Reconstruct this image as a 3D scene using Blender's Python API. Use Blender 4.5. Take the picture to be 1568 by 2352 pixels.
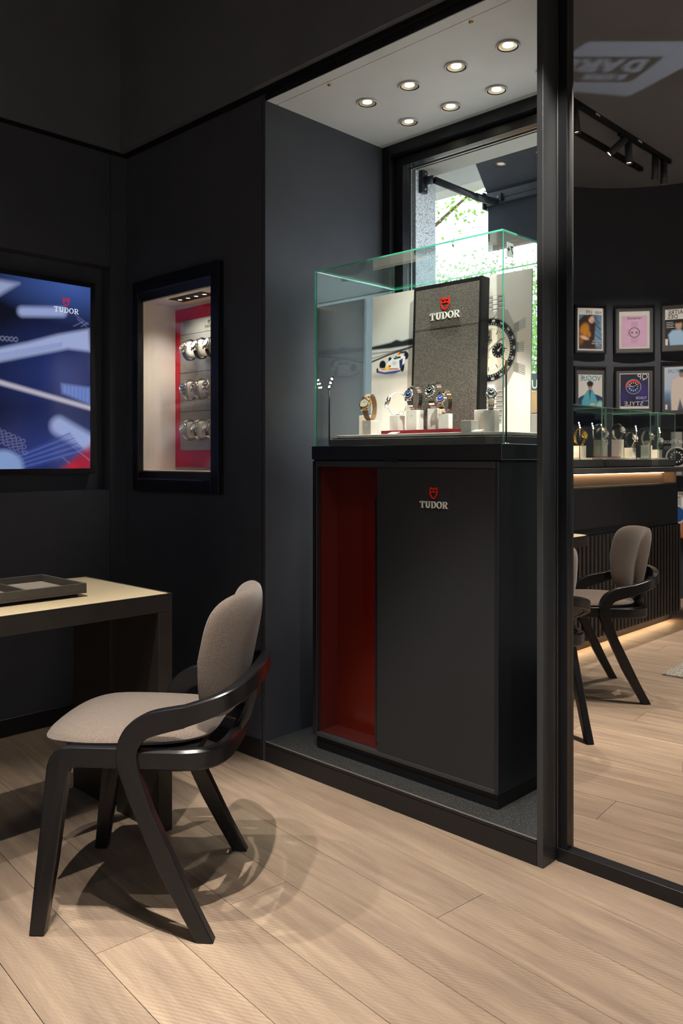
import bpy, bmesh, math, random
import numpy as np
from mathutils import Vector, Matrix, Quaternion

for o in list(bpy.data.objects): bpy.data.objects.remove(o)
scene = bpy.context.scene
COL = scene.collection
PI = math.pi

# ------------------------------------------------------------------ camera
EYE = 1.16
YAW = math.radians(45.96)
cam_d = bpy.data.cameras.new('camera')
cam = bpy.data.objects.new('camera', cam_d); COL.objects.link(cam)
cam.location = (0, 0, EYE)
cam.rotation_euler = (PI/2, 0, PI/2 - YAW)
cam_d.sensor_fit = 'VERTICAL'; cam_d.sensor_height = 36.0
cam_d.lens = 1899.0/2352*36
cam_d.shift_y = -(1176-1054)/2352
cam_d.clip_start = .02; cam_d.clip_end = 200
scene.camera = cam

# ------------------------------------------------------------------ world, sun, exposure
w = bpy.data.worlds.new('sky'); scene.world = w; w.use_nodes = True
bg = w.node_tree.nodes['Background']
bg.inputs[0].default_value = (.84, .93, 1, 1); bg.inputs[1].default_value = 5.5
sun_d = bpy.data.lights.new('sun', 'SUN'); sun_d.energy = 9; sun_d.angle = .01; sun_d.color = (1, .95, .86)
sun = bpy.data.objects.new('sun', sun_d); COL.objects.link(sun)
sun.rotation_euler = (math.radians(40), 0, math.radians(115)); sun.location = (-4, 8, 12)
vs = scene.view_settings
vs.view_transform = 'Standard'; vs.look = 'None'; vs.gamma = 1; vs.use_curve_mapping = False
vs.exposure = 0.0

# ------------------------------------------------------------------ materials
def lin(c): 
    return tuple((v/255/12.92 if v/255 <= .04045 else ((v/255+.055)/1.055)**2.4) for v in c)
def nt(name):
    m = bpy.data.materials.new(name); m.use_nodes = True
    return m, m.node_tree.nodes, m.node_tree.links, m.node_tree.nodes['Principled BSDF']
def mat(name, rgb, rough=.5, metal=0, spec=.5, noise=0, nscale=40, bump=0, emit=None, estr=0, coat=0, trans=0, ior=1.45):
    m, n, l, b = nt(name)
    c = lin(rgb)
    b.inputs['Base Color'].default_value = (*c, 1); b.inputs['Roughness'].default_value = rough
    b.inputs['Metallic'].default_value = metal; b.inputs['Specular IOR Level'].default_value = spec
    b.inputs['Coat Weight'].default_value = coat
    b.inputs['Transmission Weight'].default_value = trans; b.inputs['IOR'].default_value = ior
    if emit: 
        b.inputs['Emission Color'].default_value = (*lin(emit), 1); b.inputs['Emission Strength'].default_value = estr
    tc = n.new('ShaderNodeTexCoord'); t = n.new('ShaderNodeTexNoise'); t.inputs['Scale'].default_value = nscale
    t.inputs['Detail'].default_value = 4
    l.new(tc.outputs['Object'], t.inputs['Vector'])
    if noise:
        r = n.new('ShaderNodeValToRGB'); l.new(t.outputs['Fac'], r.inputs['Fac'])
        r.color_ramp.elements[0].position = .3; r.color_ramp.elements[1].position = .7
        r.color_ramp.elements[0].color = (*[v*(1-noise) for v in c], 1)
        r.color_ramp.elements[1].color = (*[min(1, v*(1+noise)) for v in c], 1)
        l.new(r.outputs['Color'], b.inputs['Base Color'])
    if bump:
        bp = n.new('ShaderNodeBump'); bp.inputs['Strength'].default_value = bump; bp.inputs['Distance'].default_value = .001
        l.new(t.outputs['Fac'], bp.inputs['Height']); l.new(bp.outputs['Normal'], b.inputs['Normal'])
    return m
def glow(name, rgb, s):
    m = bpy.data.materials.new(name); m.use_nodes = True; n = m.node_tree.nodes; n.clear()
    e = n.new('ShaderNodeEmission'); o = n.new('ShaderNodeOutputMaterial')
    e.inputs[0].default_value = (*lin(rgb), 1); e.inputs[1].default_value = s
    m.node_tree.links.new(e.outputs[0], o.inputs[0]); return m
def pane_mat(name, tint=(1, 1, 1), rough=0, ior=1.5, lo=0.0):
    m = bpy.data.materials.new(name); m.use_nodes = True; n = m.node_tree.nodes; n.clear(); l = m.node_tree.links
    t = n.new('ShaderNodeBsdfTransparent'); g = n.new('ShaderNodeBsdfGlossy'); f = n.new('ShaderNodeLayerWeight')
    mx = n.new('ShaderNodeMixShader'); o = n.new('ShaderNodeOutputMaterial')
    t.inputs[0].default_value = (*tint, 1); g.inputs['Roughness'].default_value = rough
    f.inputs['Blend'].default_value = .5; r0 = ((ior-1)/(ior+1))**2
    pw = n.new('ShaderNodeMath'); pw.operation = 'POWER'; pw.inputs[1].default_value = 5; l.new(f.outputs['Facing'], pw.inputs[0])
    ma = n.new('ShaderNodeMath'); ma.operation = 'MULTIPLY_ADD'; ma.inputs[1].default_value = 1-r0; ma.inputs[2].default_value = r0; l.new(pw.outputs[0], ma.inputs[0])
    l.new(ma.outputs[0], mx.inputs[0]); l.new(t.outputs[0], mx.inputs[1]); l.new(g.outputs[0], mx.inputs[2])
    l.new(mx.outputs[0], o.inputs[0]); return m
def vcol_mat(name, rough=.35, emit=0, spec=.4):
    m, n, l, b = nt(name)
    a = n.new('ShaderNodeAttribute'); a.attribute_name = 'Col'
    b.inputs['Roughness'].default_value = rough; b.inputs['Specular IOR Level'].default_value = spec
    if emit:
        b.inputs['Base Color'].default_value = (.005, .005, .006, 1)
        l.new(a.outputs['Color'], b.inputs['Emission Color']); b.inputs['Emission Strength'].default_value = emit
    else: l.new(a.outputs['Color'], b.inputs['Base Color'])
    return m
def speckle(name, base, spot, scale, lo=.55, hi=.7, rough=.6, spot2=None):
    m, n, l, b = nt(name); b.inputs['Roughness'].default_value = rough
    tc = n.new('ShaderNodeTexCoord'); t = n.new('ShaderNodeTexNoise'); t.inputs['Scale'].default_value = scale
    t.inputs['Detail'].default_value = 2; r = n.new('ShaderNodeValToRGB')
    l.new(tc.outputs['Object'], t.inputs['Vector']); l.new(t.outputs['Fac'], r.inputs['Fac'])
    e = r.color_ramp.elements; e[0].position = lo; e[1].position = hi
    e[0].color = (*lin(base), 1); e[1].color = (*lin(spot), 1)
    if spot2:
        k = e.new(.36); k.color = (*lin(spot2), 1); k2 = e.new(.44); k2.color = (*lin(base), 1)
    l.new(r.outputs['Color'], b.inputs['Base Color'])
    bp = n.new('ShaderNodeBump'); bp.inputs['Strength'].default_value = .4; bp.inputs['Distance'].default_value = .002
    l.new(t.outputs['Fac'], bp.inputs['Height']); l.new(bp.outputs['Normal'], b.inputs['Normal'])
    return m
def fabric(name, rgb, scale=900):
    m, n, l, b = nt(name); c = lin(rgb)
    b.inputs['Roughness'].default_value = .95; b.inputs['Specular IOR Level'].default_value = .1
    b.inputs['Sheen Weight'].default_value = .25; b.inputs['Sheen Roughness'].default_value = .5
    tc = n.new('ShaderNodeTexCoord'); mp = n.new('ShaderNodeMapping')
    l.new(tc.outputs['Object'], mp.inputs['Vector'])
    t = n.new('ShaderNodeTexNoise'); t.inputs['Scale'].default_value = scale; t.inputs['Detail'].default_value = 2
    l.new(mp.outputs['Vector'], t.inputs['Vector'])
    r = n.new('ShaderNodeValToRGB'); r.color_ramp.elements[0].position = .35; r.color_ramp.elements[1].position = .65
    r.color_ramp.elements[0].color = (*[v*.55 for v in c], 1); r.color_ramp.elements[1].color = (*[v*1.35 for v in c], 1)
    l.new(t.outputs['Fac'], r.inputs['Fac']); l.new(r.outputs['Color'], b.inputs['Base Color'])
    bp = n.new('ShaderNodeBump'); bp.inputs['Strength'].default_value = .5; bp.inputs['Distance'].default_value = .001
    l.new(t.outputs['Fac'], bp.inputs['Height']); l.new(bp.outputs['Normal'], b.inputs['Normal'])
    return m
def wood_floor(name):
    m, n, l, b = nt(name)
    tc = n.new('ShaderNodeTexCoord'); oi = n.new('ShaderNodeObjectInfo')
    add = n.new('ShaderNodeVectorMath'); add.operation = 'ADD'
    cm = n.new('ShaderNodeVectorMath'); cm.operation = 'SCALE'; cm.inputs['Scale'].default_value = 1
    cb = n.new('ShaderNodeCombineXYZ'); mul = n.new('ShaderNodeMath'); mul.operation = 'MULTIPLY'; mul.inputs[1].default_value = 37.
    l.new(oi.outputs['Random'], mul.inputs[0]); l.new(mul.outputs[0], cb.inputs[0]); l.new(mul.outputs[0], cb.inputs[1])
    l.new(tc.outputs['Object'], add.inputs[0]); l.new(cb.outputs[0], add.inputs[1])
    # long grain
    mp = n.new('ShaderNodeMapping'); mp.inputs['Scale'].default_value = (2.2, 26, 1); l.new(add.outputs[0], mp.inputs['Vector'])
    g = n.new('ShaderNodeTexNoise'); g.inputs['Scale'].default_value = 1; g.inputs['Detail'].default_value = 5; g.inputs['Distortion'].default_value = .6
    l.new(mp.outputs[0], g.inputs['Vector'])
    # broad tone
    br = n.new('ShaderNodeTexNoise'); br.inputs['Scale'].default_value = 3; br.inputs['Detail'].default_value = 2
    l.new(add.outputs[0], br.inputs['Vector'])
    # band saw marks at 30 degrees to the plank
    ms = n.new('ShaderNodeMapping'); ms.inputs['Rotation'].default_value = (0, 0, math.radians(60)); l.new(add.outputs[0], ms.inputs['Vector'])
    wv = n.new('ShaderNodeTexWave'); wv.inputs['Scale'].default_value = 29; wv.inputs['Distortion'].default_value = 1.2
    wv.inputs['Detail'].default_value = 1.5; wv.inputs['Detail Scale'].default_value = .4; l.new(ms.outputs[0], wv.inputs['Vector'])
    r = n.new('ShaderNodeValToRGB'); e = r.color_ramp.elements
    e[0].position = .28; e[0].color = (*lin((138, 117, 101)), 1); e[1].position = .75; e[1].color = (*lin((173, 150, 128)), 1)
    l.new(g.outputs['Fac'], r.inputs['Fac'])
    hs = n.new('ShaderNodeHueSaturation'); l.new(r.outputs['Color'], hs.inputs['Color'])
    mr = n.new('ShaderNodeMapRange'); mr.inputs['To Min'].default_value = .86; mr.inputs['To Max'].default_value = 1.1
    l.new(oi.outputs['Random'], mr.inputs['Value'])
    mm = n.new('ShaderNodeMath'); mm.operation = 'MULTIPLY_ADD'; mm.inputs[1].default_value = .35; 
    l.new(br.outputs['Fac'], mm.inputs[0]); 
    sb = n.new('ShaderNodeMath'); sb.operation = 'SUBTRACT'; l.new(mr.outputs[0], sb.inputs[0]); sb.inputs[1].default_value = .17
    l.new(sb.outputs[0], mm.inputs[2]); l.new(mm.outputs[0], hs.inputs['Value'])
    wm = n.new('ShaderNodeMapRange'); wm.inputs['To Min'].default_value = .84; wm.inputs['To Max'].default_value = 1.03
    l.new(wv.outputs['Fac'], wm.inputs['Value'])
    mk = n.new('ShaderNodeMix'); mk.data_type = 'RGBA'; mk.blend_type = 'MULTIPLY'; mk.inputs['Factor'].default_value = 1
    msk = n.new('ShaderNodeMapRange'); msk.inputs['From Min'].default_value = .4; msk.inputs['From Max'].default_value = .6
    l.new(br.outputs['Fac'], msk.inputs['Value']); l.new(msk.outputs[0], mk.inputs['Factor'])
    l.new(hs.outputs['Color'], mk.inputs['A']); l.new(wm.outputs[0], mk.inputs['B'])
    mf = n.new('ShaderNodeMapping'); mf.inputs['Scale'].default_value = (14, 260, 1); l.new(add.outputs[0], mf.inputs['Vector'])
    fg = n.new('ShaderNodeTexNoise'); fg.inputs['Scale'].default_value = 1; fg.inputs['Detail'].default_value = 4; fg.inputs['Roughness'].default_value = .7; l.new(mf.outputs[0], fg.inputs['Vector'])
    fm = n.new('ShaderNodeMapRange'); fm.inputs['From Min'].default_value = .3; fm.inputs['From Max'].default_value = .7; fm.inputs['To Min'].default_value = .84; fm.inputs['To Max'].default_value = 1.10; l.new(fg.outputs['Fac'], fm.inputs['Value'])
    mk2 = n.new('ShaderNodeMix'); mk2.data_type = 'RGBA'; mk2.blend_type = 'MULTIPLY'; mk2.inputs['Factor'].default_value = 1
    l.new(mk.outputs['Result'], mk2.inputs['A']); l.new(fm.outputs[0], mk2.inputs['B'])
    l.new(mk2.outputs['Result'], b.inputs['Base Color'])
    b.inputs['Roughness'].default_value = .55; b.inputs['Specular IOR Level'].default_value = .3
    bp = n.new('ShaderNodeBump'); bp.inputs['Strength'].default_value = .25; bp.inputs['Distance'].default_value = .0012
    ad = n.new('ShaderNodeMath'); ad.operation = 'ADD'; l.new(wv.outputs['Fac'], ad.inputs[0]); l.new(g.outputs['Fac'], ad.inputs[1])
    l.new(ad.outputs[0], bp.inputs['Height']); l.new(bp.outputs['Normal'], b.inputs['Normal'])
    return m

M = {}
M['wall'] = mat('black_wall_panel', (62, 63, 69), .5, spec=.28, noise=.08, nscale=6)
M['wall_up'] = mat('charcoal_paint', (88, 89, 95), .8, spec=.2, noise=.06, nscale=5)
M['wall_far'] = mat('charcoal_blue_paint', (66, 68, 74), .8, spec=.2, noise=.05, nscale=5)
M['black'] = mat('satin_black', (24, 24, 27), .38, spec=.5, noise=.08, nscale=8)
M['frameblack'] = mat('frame_black', (17, 18, 22), .33, spec=.5)
M['deep'] = mat('matt_black', (12, 12, 14), .6, spec=.3)
M['nicheceil'] = mat('niche_ceiling_grey', (186, 186, 188), .55, spec=.3, noise=.04, nscale=5)
M['ceiling'] = mat('ceiling_grey', (122, 124, 130), .85, spec=.15, noise=.04, nscale=4)
M['gap'] = mat('floor_gap', (52, 40, 32), .9)
M['floor'] = wood_floor('sawn_oak')
M['step'] = speckle('black_granite', (40, 40, 40), (150, 147, 140), 300, .58, .72, .55)
M['granite'] = speckle('white_granite', (212, 217, 224), (236, 240, 248), 230, .5, .66, .6, spot2=(70, 72, 78))
M['cab'] = mat('cabinet_charcoal', (41, 41, 43), .45, spec=.35, noise=.05, nscale=3)
M['cabframe'] = mat('cabinet_frame', (52, 53, 55), .35, spec=.5)
M['cabside'] = mat('cabinet_black', (30, 31, 35), .35, spec=.5)
M['redbox'] = mat('red_lacquer', (62, 18, 13), .5)
M['redpane'] = pane_mat('red_acrylic', lin((215, 70, 45)), .02, 1.45)
M['pane'] = pane_mat('clear_glass', (.94, .97, .96), 0, 1.5)
M['winpane'] = pane_mat('window_glass', (.93, .96, .97), 0, 1.45)
M['edge'] = mat('green_glass_edge', (84, 200, 165), .12, spec=.6, trans=.25)
M['edge_pale'] = mat('pale_glass_edge', (176, 226, 206), .12, spec=.6, trans=.3)
M['mirror'] = mat('mirror_silver', (228, 224, 220), 0.0, metal=1)
M['steel'] = mat('polished_steel', (212, 210, 206), .18, metal=1)
M['chrome'] = mat('chrome', (235, 232, 228), .08, metal=1)
M['gold'] = mat('yellow_gold', (226, 184, 110), .2, metal=1)
M['leather'] = mat('tan_leather', (128, 96, 62), .55, bump=.3, nscale=300)
M['black_leather'] = mat('black_leather', (20, 19, 20), .5, bump=.3, nscale=300)
M['white'] = mat('white_lacquer', (224, 219, 212), .4)
M['cream'] = mat('cream_cushion', (226, 218, 205), .8)
M['paper'] = mat('white_paper', (240, 238, 234), .7)
M['silvertext'] = mat('satin_silver_letters', (232, 228, 218), .35)
M['redlogo'] = mat('red_enamel', (226, 44, 28), .35)
M['weave'] = fabric('dark_woven_leatherette', (86, 79, 72), 280)
M['fabric'] = fabric('taupe_wool', (110, 97, 88), 650)
M['chairwood'] = mat('black_lacquered_wood', (21, 21, 24), .3, spec=.5, noise=.1, nscale=25)
M['desktop'] = mat('linen_beige_leather', (206, 186, 150), .6, noise=.03, nscale=60, bump=.1)
M['deskwood'] = mat('dark_stained_oak', (48, 43, 40), .42, spec=.4, noise=.12, nscale=14)
M['tray'] = mat('dark_tray_wood', (84, 78, 72), .6, noise=.1, nscale=30)
M['traylining'] = mat('greige_suede', (172, 160, 146), .9)
M['shelf_beige'] = mat('greige_lacquer', (214, 200, 190), .5)
M['redpanel'] = mat('red_panel', (200, 8, 24), .45)
M['brushed'] = mat('brushed_steel_panel', (150, 147, 142), .36, metal=.55, noise=.06, nscale=30)
M['darkline'] = mat('dark_line', (40, 38, 36), .7)
M['burgundy'] = mat('burgundy_velvet', (112, 8, 22), .9)
M['lamp'] = glow('lamp_glow', (255, 236, 200), 12)
M['lamp_soft'] = glow('lamp_soft_glow', (255, 226, 206), 2.2)
M['lamp_hot'] = glow('led_glow', (255, 222, 168), 200)
M['lampcup'] = mat('lamp_reflector', (236, 222, 196), .3, metal=.6)
M['strip'] = glow('led_strip', (255, 222, 176), 14)
M['track'] = mat('track_black', (26, 26, 29), .45)
M['head'] = mat('spot_head_grey', (66, 67, 72), .45)
M['leaf'] = mat('leaf_green', (66, 108, 40), .5, noise=.35, nscale=.9)
M['leaf2'] = mat('leaf_light_green', (104, 142, 52), .5, noise=.3, nscale=.9)
M['leaf_flower'] = mat('orange_flower', (214, 92, 24), .5)
for q in ('leaf', 'leaf2'):
    n_ = M[q].node_tree.nodes; l_ = M[q].node_tree.links; b_ = n_['Principled BSDF']; tr_ = n_.new('ShaderNodeBsdfTranslucent'); mx_ = n_.new('ShaderNodeMixShader')
    tr_.inputs[0].default_value = (.20, .36, .05, 1); mx_.inputs[0].default_value = .45; l_.new(b_.outputs[0], mx_.inputs[1]); l_.new(tr_.outputs[0], mx_.inputs[2]); l_.new(mx_.outputs[0], n_['Material Output'].inputs[0])
M['bark'] = mat('bark', (92, 76, 60), .9, noise=.3, nscale=12, bump=.5)
M['awning'] = mat('black_awning_fabric', (40, 43, 50), .85)
M['awnmetal'] = mat('awning_metal', (34, 37, 42), .4, spec=.5)
M['concrete'] = mat('grey_soffit', (150, 150, 146), .8, noise=.08, nscale=3)
M['render'] = mat('pale_render', (238, 238, 234), .85, noise=.05, nscale=2)
M['pavement'] = mat('pavement', (164, 160, 152), .85, noise=.1, nscale=3)
M['iron'] = mat('wrought_iron', (40, 40, 44), .5)
M['greensign'] = mat('dark_green_sign', (34, 52, 42), .5)
M['creamtext'] = mat('cream_letters', (238, 228, 196), .5)
M['planter'] = mat('orange_wood', (186, 132, 72), .6, noise=.15, nscale=10)
M['pinkstone'] = mat('pink_beige_panel', (196, 160, 140), .6)
M['mat'] = speckle('door_mat_grey', (110, 104, 96), (190, 184, 172), 160, .45, .6, .95)
M['brass'] = mat('brass', (170, 122, 60), .3, metal=1)
M['cable'] = mat('black_cable', (10, 10, 11), .4)
M['mount'] = mat('grey_mount_board', (70, 68, 68), .7)
M['ink'] = mat('black_ink', (18, 18, 20), .7)
M['teal'] = mat('teal_ink', (38, 118, 138), .7)
M['whiteink'] = mat('white_ink', (236, 234, 230), .7)
M['printm'] = vcol_mat('printed_paper', .4)
M['screenm'] = vcol_mat('screen_image', .15, emit=.7)
M['redtag'] = mat('red_tag', (220, 60, 40), .5)
M['slat'] = mat('slat_charcoal', (56, 52, 49), .5, noise=.08, nscale=10)
M['counter_top'] = mat('counter_stone', (92, 90, 88), .4, noise=.1, nscale=20)
M['recess'] = mat('recess_taupe', (156, 130, 108), .6)

# ------------------------------------------------------------------ mesh helpers
class MB:
    def __init__(s): s.v = []; s.f = []; s.mi = []; s.sm = []
    def add(s, vs, fs, mi=0, sm=False):
        k = len(s.v); s.v += [tuple(v) for v in vs]
        for f in fs: s.f.append(tuple(i+k for i in f)); s.mi.append(mi); s.sm.append(sm)
        return s
    def box(s, x0, x1, y0, y1, z0, z1, mi=0):
        vs = [(x, y, z) for z in (z0, z1) for y in (y0, y1) for x in (x0, x1)]
        return s.add(vs, [(0, 2, 3, 1), (4, 5, 7, 6), (0, 1, 5, 4), (2, 6, 7, 3), (0, 4, 6, 2), (1, 3, 7, 5)], mi)
    def prism(s, poly, axis, a, b, mi=0, sm=False):
        """poly: 2D points; axis 'x': (y,z), 'y': (x,z), 'z': (x,y)"""
        def p3(p, t): return {'x': (t, p[0], p[1]), 'y': (p[0], t, p[1]), 'z': (p[0], p[1], t)}[axis]
        n = len(poly); vs = [p3(p, a) for p in poly]+[p3(p, b) for p in poly]
        fs = [tuple(range(n))[::-1], tuple(range(n, 2*n))]+[(i, (i+1) % n, n+(i+1) % n, n+i) for i in range(n)]
        return s.add(vs, fs, mi, sm)
    def tube(s, pts, r, n=8, mi=0, cap=True, closed=False):
        pts = [Vector(p) for p in pts]; rs = r if isinstance(r, (list, tuple)) else [r]*len(pts)
        vs = []; N = len(pts); up = None
        for i, p in enumerate(pts):
            a = pts[(i-1) % N] if (closed or i > 0) else p; b = pts[(i+1) % N] if (closed or i < N-1) else p
            t = (b-a).normalized()
            if up is None:
                up = t.orthogonal().normalized()
            up = (up-t*up.dot(t)).normalized(); sd = t.cross(up)
            for k in range(n):
                an = 2*PI*k/n; vs.append(p+(up*math.cos(an)+sd*math.sin(an))*rs[i])
        fs = []
        for i in range(N if closed else N-1):
            for k in range(n):
                j = (i+1) % N; fs.append((i*n+k, i*n+(k+1) % n, j*n+(k+1) % n, j*n+k))
        if cap and not closed: fs += [tuple(range(n))[::-1], tuple((N-1)*n+k for k in range(n))]
        return s.add(vs, fs, mi, True)
    def lathe(s, prof, n=24, axis='z', o=(0, 0, 0), mi=0, sm=True):
        """prof: (radius, height) list"""
        vs = []
        for r, h in prof:
            for k in range(n):
                a = 2*PI*k/n; c, d = r*math.cos(a), r*math.sin(a)
                v = {'z': (c, d, h), 'y': (c, h, d), 'x': (h, c, d)}[axis]
                vs.append((v[0]+o[0], v[1]+o[1], v[2]+o[2]))
        P = len(prof); fs = [(i*n+k, i*n+(k+1) % n, (i+1)*n+(k+1) % n, (i+1)*n+k) for i in range(P-1) for k in range(n)]
        s.add(vs, fs, mi, sm)
        return s
    def cyl(s, p, q, r, n=16, mi=0): return s.tube([p, q], r, n, mi)
    def sweep(s, secs, mi=0, sm=True, closed=False):
        """secs: list of equal-length loops of points"""
        n = len(secs[0]); vs = [p for c in secs for p in c]; N = len(secs); fs = []
        for i in range(N if closed else N-1):
            j = (i+1) % N
            for k in range(n): fs.append((i*n+k, i*n+(k+1) % n, j*n+(k+1) % n, j*n+k))
        if not closed: fs += [tuple(range(n))[::-1], tuple((N-1)*n+k for k in range(n))]
        return s.add(vs, fs, mi, sm)
    def xf(s, m):
        s.v = [tuple(m @ Vector(v)) for v in s.v]; return s
    def join(s, o): 
        k = len(s.v); s.v += o.v; s.f += [tuple(i+k for i in f) for f in o.f]; s.mi += o.mi; s.sm += o.sm; return s
    def mesh(s, name):
        me = bpy.data.meshes.new(name); me.from_pydata(s.v, [], s.f)
        me.polygons.foreach_set('material_index', s.mi); me.polygons.foreach_set('use_smooth', s.sm)
        bm = bmesh.new(); bm.from_mesh(me); bmesh.ops.recalc_face_normals(bm, faces=bm.faces); bm.to_mesh(me); bm.free()
        me.update(); return me
    def build(s, name, m, parent=None, bevel=0, seg=2, loc=None, rot=None):
        me = s.mesh(name)
        for q in (m if isinstance(m, (list, tuple)) else [m]): me.materials.append(q)
        return link(name, me, parent, bevel, seg, loc, rot)
def link(name, me, parent=None, bevel=0, seg=2, loc=None, rot=None):
    o = bpy.data.objects.new(name, me); COL.objects.link(o)
    if parent: o.parent = parent
    if loc: o.location = loc
    if rot: o.rotation_euler = rot
    if bevel:
        b = o.modifiers.new('bevel', 'BEVEL'); b.width = bevel; b.segments = seg; b.limit_method = 'ANGLE'; b.angle_limit = math.radians(40)
        b.harden_normals = False
    return o
def tag(o, label, cat, group=None):
    o['label'] = label; o['category'] = cat
    if group: o['group'] = group
    return o
def thing(name, label, cat, loc=(0, 0, 0), rz=0, group=None):
    o = bpy.data.objects.new(name, None); COL.objects.link(o); o.location = loc; o.rotation_euler = (0, 0, rz)
    o.empty_display_size = .05
    return tag(o, label, cat, group)
def struct(o, label=None):
    o['kind'] = 'structure'
    if label: o['label'] = label
    return o
def dup(root, loc, rz, label, group=None):
    r = root.copy(); COL.objects.link(r); r.location = loc; r.rotation_euler = (0, 0, rz); r['label'] = label
    if group: r['group'] = group
    def rec(a, b):
        for ch in a.children:
            c = ch.copy(); COL.objects.link(c); c.parent = b; rec(ch, c)
    rec(root, r); return r
def spot(name, parent, loc, target, watts, cone, blend=.6, color=(1, .95, .87), r=.02):
    d = bpy.data.lights.new(name, 'SPOT'); d.energy = watts; d.spot_size = math.radians(cone); d.spot_blend = blend
    d.color = color; d.shadow_soft_size = r
    o = bpy.data.objects.new(name, d); COL.objects.link(o)
    o.location = loc; dr = Vector(target)-Vector(loc); o.rotation_euler = dr.to_track_quat('-Z', 'Y').to_euler()
    if parent:
        o.parent = parent; o.matrix_parent_inverse = Matrix.Translation(parent.location).inverted() if parent.rotation_euler.z == 0 else (Matrix.Translation(parent.location) @ parent.rotation_euler.to_matrix().to_4x4()).inverted()
    return o
def arc(cx, cy, r, a0, a1, n):
    return [(cx+r*math.cos(math.radians(a0+(a1-a0)*i/n)), cy+r*math.sin(math.radians(a0+(a1-a0)*i/n))) for i in range(n+1)]

# ---- lettering: slab-serif strokes for the logo (x right, z up, unit cap height), text objects for the rest
def ring(mb, cx, cz, rx, rz, wx, wz, a0, a1, y0, y1, n=18):
    secs = []
    for i in range(n+1):
        a = math.radians(a0+(a1-a0)*i/n); c, s = math.cos(a), math.sin(a)
        o = (cx+rx*c, cz+rz*s); q = (cx+(rx-wx)*c, cz+(rz-wz)*s)
        secs.append([(o[0], y0, o[1]), (q[0], y0, q[1]), (q[0], y1, q[1]), (o[0], y1, o[1])])
    mb.sweep(secs, sm=False)
def logo_word(y0, y1):
    m = MB(); W = .17; S = .085; x = 0
    def stem(a): m.box(a, a+W, y0, y1, 0, 1)
    def serif(a, b, z): m.box(a, b, y0, y1, z, z+S)
    # T
    stem(.36); serif(.22, .67, 0); m.box(0, .89, y0, y1, 1-S*1.1, 1); m.box(0, .09, y0, y1, .7, 1); m.box(.80, .89, y0, y1, .7, 1)
    # U
    x = 1.04
    m.box(x+.1, x+.1+W, y0, y1, .36, 1); m.box(x+.66, x+.66+W*.75, y0, y1, .36, 1); serif(x, x+.37, 1-S); serif(x+.55, x+.92, 1-S)
    ring(m, x+.445, .37, .345, .37, W*.9, .12, 180, 360, y0, y1)
    # D
    x = 2.1
    stem(x+.1); serif(x, x+.45, 0); serif(x, x+.45, 1-S); ring(m, x+.42, .5, .46, .5, W, .09, -90, 90, y0, y1)
    # O
    x = 3.12
    ring(m, x+.47, .5, .47, .515, W, .1, 0, 360, y0, y1, 32)
    # R
    x = 4.2
    stem(x+.1); serif(x, x+.37, 0); serif(x, x+.45, 1-S); ring(m, x+.45, .735, .34, .265, W*.9, .085, -90, 90, y0, y1); m.box(x+.2, x+.47, y0, y1, .47, .47+S)
    m.prism([(x+.36, .47), (x+.55, .5), (x+.82, .06), (x+.95, .06), (x+.95, 0), (x+.68, 0)], 'y', y0, y1)
    m.xf(Matrix.Translation((-2.58, 0, 0))); return m      # centred, width 5.16
def logo_shield(y0, y1):
    """unit height shield outline with crenellated top; centred x, z from 0 to 1"""
    m = MB(); w = .1
    pts = [(-.37, .98), (-.37, .5), (-.3, .3), (-.17, .12), (0, .04), (.17, .12), (.3, .3), (.37, .5), (.37, .98)]
    for a, b in zip(pts, pts[1:]):
        dx, dz = b[0]-a[0], b[1]-a[1]; L = math.hypot(dx, dz); nx, nz = -dz/L*w/2, dx/L*w/2; ex, ez = dx/L*w*.3, dz/L*w*.3
        m.prism([(a[0]-ex+nx, a[1]-ez+nz), (b[0]+ex+nx, b[1]+ez+nz), (b[0]+ex-nx, b[1]+ez-nz), (a[0]-ex-nx, a[1]-ez-nz)], 'y', y0, y1)
    m.box(-.37, .37, y0, y1, .56, .66); m.box(-.05, .05, y0, y1, .6, .9)
    for c in (-.3, 0, .3): m.prism([(c-.13, .86), (c+.13, .86), (c+.1, .98), (c, .92), (c-.1, .98)], 'y', y0, y1)
    m.box(-.4, .4, y0, y1, .82, .9)
    return m
def place_logo(parent, cx, y, ztop, zbot, width, thick, rot=None, shm=None, wm=None, shield_h=.6, rise=None, lean=0):
    """word zbot..+h, shield above up to ztop, on a face looking to -y of the parent frame"""
    h = width/5.16
    a = logo_word(-thick, 0).xf(Matrix.Translation((cx, y, zbot)) @ Matrix.Diagonal((h, 1, h, 1)))
    sh = ztop-(zbot+h*1.25)
    b = logo_shield(-thick, 0).xf(Matrix.Translation((cx, y, zbot+h*1.25)) @ Matrix.Diagonal((sh, 1, sh, 1)))
    oa = a.build('logo_lettering', wm or M['silvertext'], parent); ob = b.build('logo_shield', shm or M['redlogo'], parent)
    oa['label'] = 'raised silver slab-serif letters TUDOR'; ob['label'] = 'red shield emblem'
    return oa, ob
def text_mesh(txt, size, depth=.0008, align='CENTER', xs=1.0, spacing=1.0):
    c = bpy.data.curves.new('t', 'FONT'); c.body = txt; c.size = size; c.align_x = align; c.extrude = depth/2
    c.space_character = spacing; c.resolution_u = 3
    o = bpy.data.objects.new('t', c); COL.objects.link(o)
    dg = bpy.context.evaluated_depsgraph_get(); dg.update()
    me = bpy.data.meshes.new_from_object(o.evaluated_get(dg))
    bpy.data.objects.remove(o); bpy.data.curves.remove(c)
    me.transform(Matrix.Rotation(PI/2, 4, 'X') @ Matrix.Diagonal((xs, 1, 1, 1)))   # into xz, facing -y
    me.materials.clear()
    return me
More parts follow.
